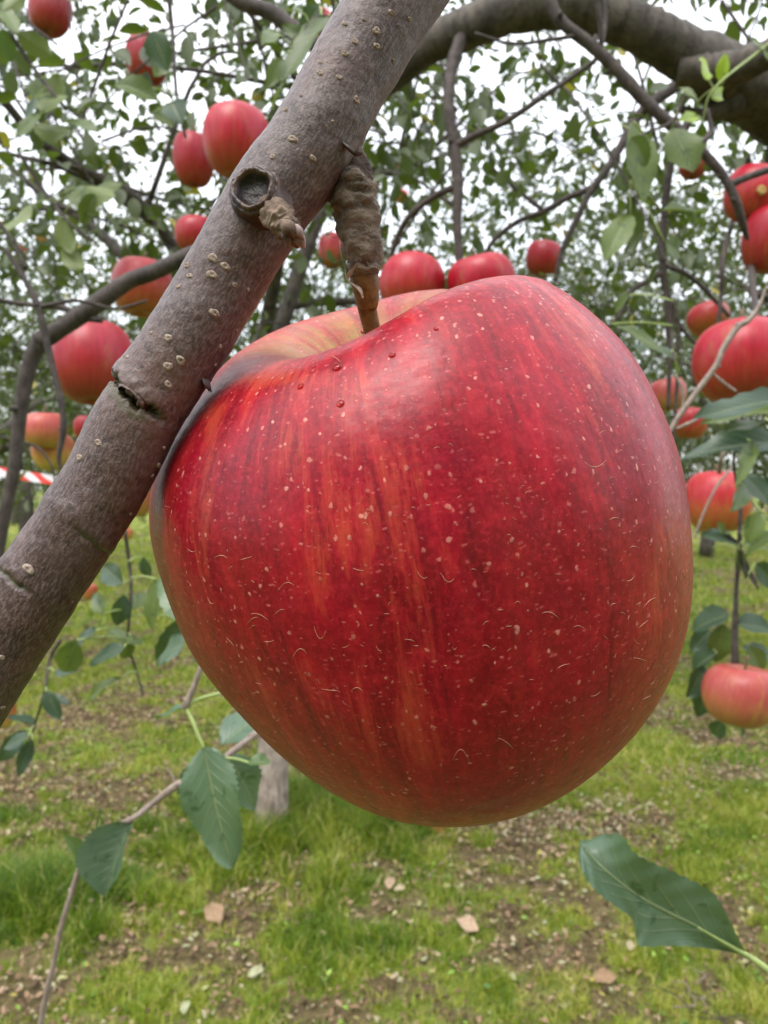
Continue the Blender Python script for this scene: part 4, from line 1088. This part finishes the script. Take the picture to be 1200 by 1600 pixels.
# loose foreground leaf bottom right: a leaf on its own stalk reaching in from the side
lf = thing('apple_leaf', P(1165, 1492, .26), 'large dull blue-green leaf reaching in at the lower right corner', 'leaf')
mb = MB()
BL = [(1165, 1490), (1128, 1470), (1085, 1446), (1040, 1424), (1000, 1402), (965, 1376), (935, 1350), (912, 1322), (906, 1312)]
n = 46; mid = crom(np.array([list(p_) + [0] for p_ in BL], float), n)[:, :2]
up_e = np.array([(1165, 1488), (1152, 1462), (1136, 1430), (1120, 1402), (1098, 1385), (1068, 1370), (1040, 1357), (1012, 1345), (988, 1330), (978, 1312), (962, 1303), (938, 1305), (920, 1312), (906, 1312)], float)
lo_e = np.array([(1165, 1493), (1120, 1484), (1080, 1479), (1040, 1478), (1000, 1478), (994, 1462), (988, 1436), (965, 1418), (940, 1400), (922, 1382), (910, 1362), (904, 1340), (906, 1312)], float)
ue = crom(np.c_[up_e, np.zeros(len(up_e))], n)[:, :2]; le = crom(np.c_[lo_e, np.zeros(len(lo_e))], n)[:, :2]
vs, uv = [], []; m = 7
for a_ in range(n):
    q = a_ / (n - 1); d = .262 - .012 * math.sin(q * 3) + .01 * q
    for b_ in range(-m, m + 1):
        f_ = b_ / m; e = ue[a_] if f_ < 0 else le[a_]
        tooth = (1 + (.035 if a_ % 2 else -.02)) if abs(b_) == m else 1
        xy = mid[a_] + (e - mid[a_]) * abs(f_) * tooth
        dz = -abs(f_) ** 1.3 * .0035 * math.sin(math.pi * q) + .0028 * math.sin(q * 11 + f_ * 2) * abs(f_) + (.010 * max(0, -f_) * max(0, q - .72) * 3) + .0007 * math.sin(q * 50 + abs(f_) * 8) * abs(f_)
        vs.append(P(xy[0], xy[1], d + dz)); uv.append((f_, q))
k = 2 * m + 1
mb.add(vs, [(a_ * k + b_, (a_ + 1) * k + b_, (a_ + 1) * k + b_ + 1, a_ * k + b_ + 1) for a_ in range(n - 1) for b_ in range(k - 1)], 0, .25, uv)
own(mb.build('blade', [M_leaf_near]), lf)
mb = MB(); tube(mb, [P(1090, 1449, .2545), P(1130, 1472, .257), P(1165, 1492, .2595), P(1185, 1504, .258), P(1215, 1528, .255), P(1260, 1570, .25)], [.0003, .0006, .0010, .0011, .0012, .0014], n=24, k=8)
own(mb.build('leaf_stalk', [M_petiole]), lf)

# leafy twigs -- things with individual leaves in view, mid distance
def leafy_twig(label, px, leaves, d, mat=None, w0=6, group=None, wl=None):
    """px polyline; leaves: (base x,y, tip x,y, width px, tint, facing)"""
    rt = thing('leafy_twig', P(px[0][0], px[0][1], d), label, 'twig', group)
    mb = MB(); n = len(px); tube(mb, [P(x, y, d + .01 * math.sin(i_ * 2)) for i_, (x, y) in enumerate(px)], [w0 * .5 * d / F * (1 - .6 * i_ / n) for i_ in range(n)], n=n * 6, k=7, jit=.05)
    own(mb.build('stem', [mat or M_twig]), rt)
    for i_, L in enumerate(leaves):
        x0, y0, x1, y1, w_, ti = L[:6]; f_ = L[6] if len(L) > 6 else 0
        g_ = np.random.default_rng(abs(int(x0 * 3 + y0)))
        nr = -CF + CU * g_.uniform(-.2, .9) + CR * g_.uniform(-.6, .6)
        if f_ == 1: nr = -nr
        if f_ == 2: nr = CU * .75 - CF * .7 + CR * g_.uniform(-.3, .3)
        mb = MB(); dd = d + g_.uniform(-.03, .03)
        leaf_mesh(mb, P(x0, y0, dd), P(x1, y1, dd + g_.uniform(-.03, .03)), w_ * d / F, nr, fold=g_.uniform(.1, .5), curl=g_.uniform(.05, .25), wave=.03, n=12, seed=i_, tint=ti, shape=g_.uniform(.75, .95))
        q = np.array(P(x0, y0, dd)); near = min([P(a, b, d) for a, b in crom(np.array([list(p_) + [0] for p_ in px], float), 40)[:, :2]], key=lambda z: np.linalg.norm(z - q))
        tube(mb, [near, (near + q) / 2 + CU * .002, q], [.0009, .0007, .0008], n=6, k=5, mat=1)
        own(mb.build('leaf', [M_leaf_lime if ti >= .94 else (M_leaf_olive if ti > .28 else M_leaf_shaded), M_petiole]), rt)
    return rt
leafy_twig('twig of broad mid-green leaves right of the slanting shoot', [(1075, 140), (1050, 190), (1000, 215), (985, 280)],
           [(990, 190, 1002, 320, 60, .8), (1050, 200, 1082, 270, 62, .7), (955, 190, 920, 200, 30, .3, 2), (985, 215, 1010, 260, 36, .6), (985, 335, 945, 410, 44, .85), (1035, 330, 1102, 335, 32, .4, 2), (1040, 380, 1062, 400, 38, .35)], .75)
leafy_twig('sprig of small lime-yellow leaves by the massive limb', [(1225, 50), (1180, 85), (1135, 120), (1108, 150), (1098, 190)],
           [(1104, 124, 1096, 90, 26, .97), (1128, 132, 1134, 82, 20, .97), (1110, 150, 1128, 148, 22, .97), (1090, 160, 1058, 136, 14, .9), (1088, 182, 1062, 190, 20, .96), (1200, 95, 1172, 60, 18, .6)], .70, M_petiole, 5)
leafy_twig('twig with big dark leaves crossing the right edge below the large apple', [(1270, 600), (1200, 650), (1150, 700), (1150, 760)],
           [(1240, 622, 1082, 655, 46, .15, 2), (1250, 640, 1095, 662, 30, .7, 2), (1240, 690, 1066, 716, 56, .1, 2), (1190, 660, 1120, 680, 24, .3, 2), (1175, 690, 1150, 760, 24, .8), (1160, 740, 1205, 790, 40, .15), (1165, 760, 1140, 800, 26, .3), (1190, 800, 1168, 850, 30, .9, 2), (1215, 830, 1165, 868, 30, .8, 2)], .48)
leafy_twig('twig of dark leaves hanging round the shoot of the low apple', [(1155, 830), (1160, 880), (1185, 920)],
           [(1150, 850, 1095, 838, 34, .12, 2), (1112, 855, 1108, 880, 18, .1), (1160, 850, 1200, 860, 30, .7, 2), (1180, 880, 1215, 920, 36, .2), (1150, 860, 1165, 905, 20, .3), (1130, 835, 1120, 815, 16, .6)], .84)
leafy_twig('cluster of dark green leaves left of the low pink-topped apple', [(1148, 990), (1130, 985), (1105, 1010)],
           [(1140, 960, 1082, 985, 42, .15, 2), (1130, 975, 1118, 1035, 36, .5), (1110, 985, 1078, 1020, 36, .2), (1150, 975, 1205, 985, 40, .15, 2), (1120, 1020, 1082, 1050, 34, .1, 2), (1100, 1040, 1072, 1090, 40, .15), (1115, 1050, 1090, 1120, 36, .1), (1160, 1010, 1215, 1035, 30, .2, 2), (1130, 1125, 1116, 1150, 28, .1), (1150, 1128, 1160, 1150, 24, .1), (1170, 1010, 1190, 1050, 30, .5)], .92)
leafy_twig('leafy shoot drooping below the branch beside the big apple', [(195, 828), (203, 890), (205, 935), (200, 1000), (212, 1045), (224, 1085)],
           [(192, 912, 162, 885, 34, .15), (195, 930, 182, 978, 28, .1), (205, 950, 238, 930, 30, .7, 2), (245, 905, 238, 990, 34, .75), (285, 965, 246, 1040, 34, .1), (198, 1005, 170, 985, 22, .3, 2), (195, 1010, 140, 1040, 30, .15, 2), (200, 1005, 222, 1000, 22, .3), (120, 1000, 100, 1050, 40, .6), (150, 985, 118, 1010, 28, .1, 2), (190, 1060, 135, 1100, 26, .75, 2), (225, 870, 235, 905, 22, .15), (205, 1000, 190, 1030, 22, .6), (160, 960, 150, 925, 24, .5)], .62)
leafy_twig('sparse twig with small greyish leaves at the lower left edge', [(95, 1000), (78, 1030), (70, 1080), (55, 1130), (45, 1160)],
           [(72, 1080, 95, 1125, 26, .1), (60, 1130, 10, 1120, 20, .1, 2), (50, 1155, 28, 1215, 22, .1), (45, 1150, 5, 1170, 26, .1, 2), (75, 1090, 110, 1100, 18, .1, 2), (85, 1050, 120, 1050, 20, .15, 2), (40, 1140, 0, 1190, 28, .1)], .7)
leafy_twig('dark leaves wrapped round the orange-red apple at the branch top', [(540, 40), (505, 25), (480, 40), (460, 80)],
           [(515, 25, 440, 130, 46, .3), (500, 10, 470, 60, 36, .2), (470, 20, 448, 18, 20, .3, 2), (440, 90, 415, 140, 26, .7), (430, 50, 410, 70, 24, .75), (445, 130, 428, 172, 20, .3), (480, 60, 440, 40, 20, .3)], .55)
leafy_twig('twig with one leaf half covering the dark pink apple', [(262, -20), (270, 60), (276, 150), (290, 215)],
           [(238, 48, 262, 112, 42, .25), (182, 132, 250, 160, 40, .4), (268, 90, 240, 120, 30, .65), (268, 160, 285, 195, 40, .2), (240, 175, 272, 198, 26, .8)], .95, None, 8)
for k_, (a, b, lab) in enumerate([(30, 20, 'pair of dark leaves in the upper left corner beside the cut-off apple'), (75, 140, 'leaves on the left edge below the cut-off apple'), (90, 330, 'drooping leaves above the tiny red apples at left')]):
    g_ = np.random.default_rng(k_ + 70)
    lv = []
    for q in range(7):
        x0, y0 = a + g_.uniform(-45, 60), b + g_.uniform(-40, 60); an = g_.uniform(-.5, 2.6); L = g_.uniform(42, 66)
        lv.append((x0, y0, x0 + L * math.cos(an), y0 + L * math.sin(an) * .8 + 10, g_.uniform(26, 36), g_.uniform(.2, .9), int(g_.integers(0, 3))))
    leafy_twig(lab, [(a - 60, b - 90), (a - 20, b - 30), (a + 20, b + 20), (a + 60, b + 50)], lv, 1.0, None, 7)
leafy_twig('three glossy leaves fanned out beside the right shoulder of the big apple', [(1052, 470), (1050, 520), (1052, 565)],
           [(955, 506, 1050, 558, 34, .45, 2), (1060, 560, 985, 540, 26, .15, 2), (1050, 550, 1056, 590, 24, .9), (985, 460, 960, 490, 24, .3)], .6)

# overhead shoots of the near trees: small-leaved drooping sprays
g = np.random.default_rng(77)
canopy = thing('tree_canopy', P(620, -500, 1.5), 'overhanging leafy shoots of the nearest apple tree across the top', 'canopy')
spx = []
for q in range(84):
    x = g.uniform(-150, 1350); y = g.uniform(-250, 330); d = g.uniform(1.1, 2.1)
    spx.append((x, y, d))
A = np.array([P(*s_) for s_ in spx]); n = len(A)
dd = g.normal(size=(n, 3)) * .5; dd[:, 2] -= .25; dd /= np.linalg.norm(dd, axis=1)[:, None]; L = g.uniform(.25, .5, n)
Bm = A + dd * (L * .5)[:, None] + np.array([0, 0, .03]); Cm = A + dd * L[:, None]; Cm[:, 2] -= .08
ctb = tubes_batch('twigs', A, Bm, Cm, .0030, .0012, M_twig, None, 5)
pos, dr_ = [], []
for q in (np.arange(11) + .5) / 11:
    p_ = bez(A, Bm, Cm, q); tg = Cm - A; tg /= np.linalg.norm(tg, axis=1)[:, None]
    s_ = np.cross(tg, g.normal(size=(n, 3))); s_ /= np.linalg.norm(s_, axis=1)[:, None]
    di = tg * .5 + s_ * .8; di[:, 2] -= g.uniform(.2, .8, n); pos.append(p_ + di * .012); dr_.append(di)
pos = np.vstack(pos); dr_ = np.vstack(dr_)
join2(leaf_batch('foliage', pos, dr_, .045 * g.uniform(.7, 1.2, len(pos)), g, M_leaf_mid, 1), ctb, 'crown', canopy)

# ------------------------------------------------------------------ barrier tape at the left edge
def mat_tape():
    m, t = newmat('tape_plastic'); u = t.n('ShaderNodeUVMap', uv_map='UVMap').outputs[0]
    sp = t.n('ShaderNodeSeparateXYZ'); t.l(u, sp.inputs[0])
    ph = t.math('FRACT', t.math('ADD', t.math('MULTIPLY', sp.outputs[0], 6.0), t.math('MULTIPLY', sp.outputs[1], .6)))
    st = t.math('GREATER_THAN', ph, .5)
    t.out(t.pbsdf(t.mix(st, (.75, .75, .8), (.75, .04, .03)), .35)); return m
mb = MB(); tp = crom([P(-260, 690, 2.0), P(-100, 722, 1.95), P(0, 737, 1.9), P(50, 745, 1.9), P(95, 752, 1.9), P(240, 775, 2.0), P(420, 770, 2.3)], 50)
V = np.vstack([tp + [0, 0, .012], tp - [0, .004, .012]]); n = 50
al_ = np.linspace(0, 1, n)
mb.add(V, [(i_, i_ + 1, n + i_ + 1, n + i_) for i_ in range(n - 1)], 0, .5, np.vstack([np.c_[al_, np.ones(n)], np.c_[al_, np.zeros(n)]]))
tag(mb.build('barrier_tape', [mat_tape()]), 'red and white plastic tape strung between trees at the left edge', 'tape')

# ------------------------------------------------------------------ ground
def vnoise(x, y, sc_, seed):
    g = np.random.default_rng(seed); tb = g.random((64, 64)); x = x * sc_ + 1000; y = y * sc_ + 1000
    xi, yi = np.floor(x).astype(int), np.floor(y).astype(int); fx, fy = x - xi, y - yi
    fx = fx * fx * (3 - 2 * fx); fy = fy * fy * (3 - 2 * fy)
    a = tb[xi % 64, yi % 64]; b = tb[(xi + 1) % 64, yi % 64]; c = tb[xi % 64, (yi + 1) % 64]; d = tb[(xi + 1) % 64, (yi + 1) % 64]
    return a * (1 - fx) * (1 - fy) + b * fx * (1 - fy) + c * (1 - fx) * fy + d * fx * fy
def fbm(x, y, sc_, seed): return (vnoise(x, y, sc_, seed) * .5 + vnoise(x, y, sc_ * 2.1, seed + 1) * .28 + vnoise(x, y, sc_ * 4.3, seed + 2) * .22)
LIT = [(330, 1440, 130, 55), (640, 1560, 170, 50), (150, 1255, 150, 45), (700, 1350, 120, 60), (1080, 1420, 120, 50), (1090, 1560, 70, 50), (230, 1120, 170, 25), (950, 1570, 120, 40), (40, 1560, 90, 50), (850, 1480, 60, 30),
       (860, 1290, 170, 30), (1120, 1215, 120, 25), (560, 1580, 150, 40), (1150, 905, 60, 12)]
LUSH = [(430, 1310, 150, 60), (70, 1420, 130, 50), (480, 1270, 170, 40), (620, 1300, 90, 35), (780, 1520, 80, 50), (560, 1490, 120, 40), (1150, 1330, 80, 40), (1000, 1180, 120, 40), (260, 1180, 130, 25)]
def blobs(x, y, BL_):
    s = np.zeros_like(x)
    for bx, by, sx, sy in BL_:
        c = G(bx, by); ex = G(bx + sx, by)[0] - c[0]; ey = abs(G(bx, by - sy)[1] - c[1])
        s = np.maximum(s, np.exp(-((x - c[0]) / ex) ** 2 - ((y - c[1]) / max(ey, .05)) ** 2))
    return s
def grassiness(x, y):
    return np.clip(.59 + (fbm(x, y, 3.2, 7) - .5) * 1.3 + (fbm(x, y, 13, 17) - .5) * 2.2 + .45 * blobs(x, y, LUSH) - .42 * blobs(x, y, LIT), 0, 1)
def gheight(x, y): return (fbm(x, y, 1.5, 3) - .5) * .05 + (fbm(x, y, 9, 5) - .5) * .02
m, t = newmat('ground_soil')
obj = t.n('ShaderNodeTexCoord').outputs['Object']
n1 = t.noise(obj, 2.2, 6, .65); n2 = t.noise(obj, 38, 5, .7); n3 = t.noise(obj, 160, 4, .7)
c = t.mix(t.ramp(n2, (.35, 0), (.65, 1)), (.085, .062, .030), (.25, .20, .09))
gm = t.attr('tint')
c = t.mix(t.ramp(t.math('ADD', gm, t.math('MULTIPLY', t.math('SUBTRACT', n2, .5), .9)), (.30, 0), (.62, 1)), c, t.mix(t.ramp(n3, (.35, 0), (.65, 1)), (.13, .18, .03), (.28, .34, .07)))
nb = t.bump(n3, 1, .008); nb = t.bump(n2, 1, .02, nb)
t.out(t.pbsdf(c, .9, nb, .2)); M_ground = m
xs_ = np.concatenate([np.linspace(-150, -14, 20), np.linspace(-13, -3.1, 60), np.linspace(-3, 3, 200), np.linspace(3.1, 13, 60), np.linspace(14, 150, 20)])
ys_ = np.concatenate([np.linspace(-60, -1.2, 20), np.linspace(-1, 5, 220), np.linspace(5.1, 14, 90), np.linspace(14.5, 30, 40), np.linspace(32, 300, 30)])
XX, YY = np.meshgrid(xs_, ys_); ZZ = gheight(XX, YY)
i = np.arange(len(ys_) - 1)[:, None]; j = np.arange(len(xs_) - 1)[None]; W_ = len(xs_)
Q = np.stack([i * W_ + j, i * W_ + j + 1, (i + 1) * W_ + j + 1, (i + 1) * W_ + j], -1).reshape(-1, 4)
tag(bulk('ground', np.stack([XX, YY, ZZ], -1).reshape(-1, 3), Q, grassiness(XX, YY).ravel(), M_ground), 'mown orchard floor of soil, moss and short grass', 'ground', kind='structure')

m, t = newmat('grass_blade')
ti = t.attr('tint')
c = t.ramp(ti, (0, (.035, .10, .006)), (.3, (.12, .21, .010)), (.6, (.28, .34, .022)), (.85, (.44, .42, .08)), (1, (.56, .47, .24)))
p_ = t.pbsdf(c, .5, None, .4); tr = t.n('ShaderNodeBsdfTranslucent'); t.l(t.mix(.3, c, (.28, .40, .03)), tr.inputs[0])
mx = t.n('ShaderNodeMixShader'); mx.inputs[0].default_value = .3; t.l(p_, mx.inputs[1]); t.l(tr.outputs[0], mx.inputs[2]); t.out(mx.outputs[0]); M_grass = m
def grass_zone(y0, y1, n, hgt, wid, g, segs):
    y = np.sqrt(g.random(n) * (y1 ** 2 - y0 ** 2) + y0 ** 2); x = g.uniform(-1, 1, n) * (y * .62 + .5)
    gr = grassiness(x, y); keep = g.random(n) < np.clip(gr * 1.25 - .12, .04, 1)
    x, y, gr = x[keep], y[keep], gr[keep]; n = len(x)
    lush = blobs(x, y, LUSH[:4])
    h = hgt * g.uniform(.3, 1.3, n) * (.35 + .9 * gr) * (.6 + 1.1 * fbm(x, y, 16, 91)) * (1 + 2.3 * lush)
    a = g.uniform(0, 6.283, n); bend = g.uniform(.25, 1.2, n) * h; ba = g.uniform(0, 6.283, n)
    w_ = wid * g.uniform(.6, 1.3, n)
    z = gheight(x, y)
    b = np.stack([x, y, z - .003], 1); sd_ = np.stack([np.cos(a), np.sin(a), np.zeros(n)], 1) * w_[:, None]
    bd = np.stack([np.cos(ba), np.sin(ba), np.zeros(n)], 1) * bend[:, None]; upv = np.array([0, 0, 1.])
    mid_ = b + bd * .3 + upv * (h * .6)[:, None]; tip_ = b + bd + upv * (h * .95)[:, None]
    V = np.stack([b - sd_, b + sd_, mid_ - sd_ * .7, mid_ + sd_ * .7, tip_], 1).reshape(-1, 3)
    Q = (np.array([(0, 1, 3), (0, 3, 2), (2, 3, 4)])[None] + (np.arange(n) * 5)[:, None, None]).reshape(-1, 3)
    ti = np.clip(.48 + .5 * (fbm(x, y, 2.2, 31) - .5) * 1.6 + (fbm(x, y, 20, 41) - .5) * .7 + g.normal(size=n) * .15 - .28 * lush + .18 * (1 - gr), 0, .86); dry = g.random(n) < .07 + .22 * (1 - gr); ti[dry] = g.uniform(.86, 1, dry.sum())
    return V, Q, np.repeat(ti, 5)
g = np.random.default_rng(900)
Z = [grass_zone(.9, 2.6, 300000, .022, .0013, g, 2), grass_zone(2.6, 5.5, 190000, .026, .0024, g, 2), grass_zone(5.5, 13, 130000, .045, .0048, g, 2), grass_zone(13, 30, 60000, .06, .014, g, 2)]
off = 0; Vs, Qs, Ts_ = [], [], []
for V, Q, ti in Z: Vs.append(V); Qs.append(Q + off); Ts_.append(ti); off += len(V)
tag(bulk('grass', np.vstack(Vs), np.vstack(Qs), np.concatenate(Ts_), M_grass), 'short yellow-green mown grass growing in patches on the orchard floor', 'grass', kind='stuff')

# clover and small broad weeds
m, t = newmat('weed_leaf'); ti = t.attr('tint')
t.out(t.pbsdf(t.ramp(ti, (0, (.06, .13, .02)), (.6, (.15, .26, .03)), (1, (.26, .38, .06))), .5, None, .4)); M_weed = m
g = np.random.default_rng(901); n = 24000
y = np.sqrt(g.random(n) * (7 ** 2 - .9 ** 2) + .81); x = g.uniform(-1, 1, n) * (y * .62 + .4); gr = grassiness(x, y); cl = fbm(x, y, 6, 55)
keep = (g.random(n) < gr) & (cl > .48); x, y = x[keep], y[keep]; n = len(x)
pos = np.stack([x, y, gheight(x, y) + g.uniform(.004, .03, n)], 1); dv = g.normal(size=(n, 3)); dv[:, 2] = g.uniform(-.1, .5, n)
tag(leaf_batch('weeds', pos, dv, g.uniform(.008, .022, n), g, M_weed, 2), 'tiny round-leaved weeds scattered through the grass', 'weeds', kind='stuff')

# leaf litter
m, t = newmat('dead_leaf'); ti = t.attr('tint')
c = t.ramp(ti, (0, (.05, .03, .018)), (.25, (.14, .085, .045)), (.5, (.28, .18, .10)), (.75, (.42, .30, .20)), (.9, (.35, .38, .22)), (1, (.42, .36, .08)))
obj = t.n('ShaderNodeTexCoord').outputs['Object']; nn_ = t.noise(obj, 160, 4)
t.out(t.pbsdf(t.mix(t.ramp(nn_, (.4, 0), (.7, .5)), c, (.10, .06, .035)), .7, t.bump(nn_, .6, .002), .3)); M_dead = m
def litter(n, y0, y1, smin, smax, g, keepf, lod=1, name='leaf_litter', tints=None, mat=None):
    y = np.sqrt(g.random(n) * (y1 ** 2 - y0 ** 2) + y0 ** 2); x = g.uniform(-1, 1, n) * (y * .62 + .4)
    k_ = g.random(n) < keepf(x, y); x, y = x[k_], y[k_]; n = len(x)
    pos = np.stack([x, y, gheight(x, y) + g.uniform(.002, .020, n)], 1); a = g.uniform(0, 6.28, n)
    dv = np.stack([np.cos(a), np.sin(a), g.normal(size=n) * .4], 1)
    return leaf_batch(name, pos, dv, g.uniform(smin, smax, n), g, mat or M_dead, lod, None, g.random(n) ** 1.1 if tints is None else tints(n))
g = np.random.default_rng(902)
kf = lambda x, y: np.clip(1.15 - grassiness(x, y) * 1.2, .10, 1) * (.3 + .7 * (fbm(x, y, 14, 77) > .45))
tag(litter(120000, .9, 4.5, .006, .020, g, kf), 'brown and tan dead leaves strewn in the bare patches', 'leaf litter', kind='stuff')
tag(litter(26000, 4.5, 14, .02, .055, g, kf, 2), 'dry leaf scraps on the farther ground between the rows', 'leaf litter', kind='stuff')
clip = [(860, 1290, 170, 28), (1130, 1212, 110, 22), (950, 1250, 170, 16), (700, 1280, 100, 18)]
tag(litter(52000, 1.6, 4.2, .008, .022, g, lambda x, y: np.clip(blobs(x, y, clip) * 1.4 - .1, 0, 1), 2, 'grass_clippings', lambda n: g.uniform(.62, .93, n)), 'pale grey-green mown clippings lying in a band across the ground', 'clippings', kind='stuff')
# a few single fallen leaves that stand out
FL = [(945, 1543, 38, 'fallen orange-tan leaf lying alone near the bottom right', .50, 0), (985, 1487, 22, 'small cream fallen leaf under the big blue-green leaf', .8, 1), (335, 1438, 50, 'crumpled pinkish-brown dead leaf in the litter at lower left', .55, 2),
      (400, 1525, 26, 'small greenish fallen leaf in the grass at the bottom left of centre', .88, .5), (610, 1392, 26, 'tan dead leaf at the foot of the tall grass tuft', .7, 1.2), (730, 1458, 40, 'long pale straw-coloured leaf on the grass below the big apple', .75, 2.4),
      (290, 1590, 24, 'pale yellow-green leaf on the ground at the bottom edge', .9, 1.5), (625, 1400, 18, 'small cream leaf beside the tan dead leaf', .8, .2), (155, 1560, 0, '', 0, 0)]
for x, y, s_, lab, ti_, an in FL:
    if not s_: continue
    p_ = G(x, y); d = (p_ - C0) @ CF; L = s_ * d / F * 1.05
    mb = MB(); b = np.array([p_[0], p_[1], gheight(p_[0], p_[1]) + .020]); dv = np.array([math.cos(an), math.sin(an), .12]) * L
    leaf_mesh(mb, b - dv / 2, b + dv / 2, L * .55, np.array([0, -.5, 1.]), fold=.35, curl=.2, wave=.08, n=10, seed=int(x), tint=ti_)
    tube(mb, [b - dv / 2, b - dv * .62 + [0, 0, .004], b - dv * .8], [.0007, .0006, .0005], n=5, k=5, tint=.3)
    o = mb.build('fallen_leaf', [M_dead]); tag(o, lab, 'leaf', 'single fallen leaves on the ground')
# dry twigs over the little hollow at the bottom right
hp = G(1085, 1562)
rt = thing('dry_twigs', (hp[0], hp[1], 0), 'dry bent twigs over a small dark hollow in the ground at bottom right', 'twigs')
g = np.random.default_rng(5)
for q in range(9):
    a = g.uniform(0, 3.1); L = g.uniform(.05, .13); c_ = np.array([hp[0] + g.normal() * .03, hp[1] + g.normal() * .04, gheight(hp[0], hp[1]) + g.uniform(.008, .02)])
    e = np.array([math.cos(a), math.sin(a), 0]) * L / 2; s_ = np.array([-math.sin(a), math.cos(a), 0]) * g.normal() * .02
    mb = MB(); tube(mb, [c_ - e, c_ - e * .3 + s_ + [0, 0, .012], c_ + e * .4 + s_ * .6 + [0, 0, .008], c_ + e], [.0011, .0014, .0012, .0006], n=12, k=6)
    own(mb.build('twig', [M_twigpale if q % 2 else M_twig]), rt)
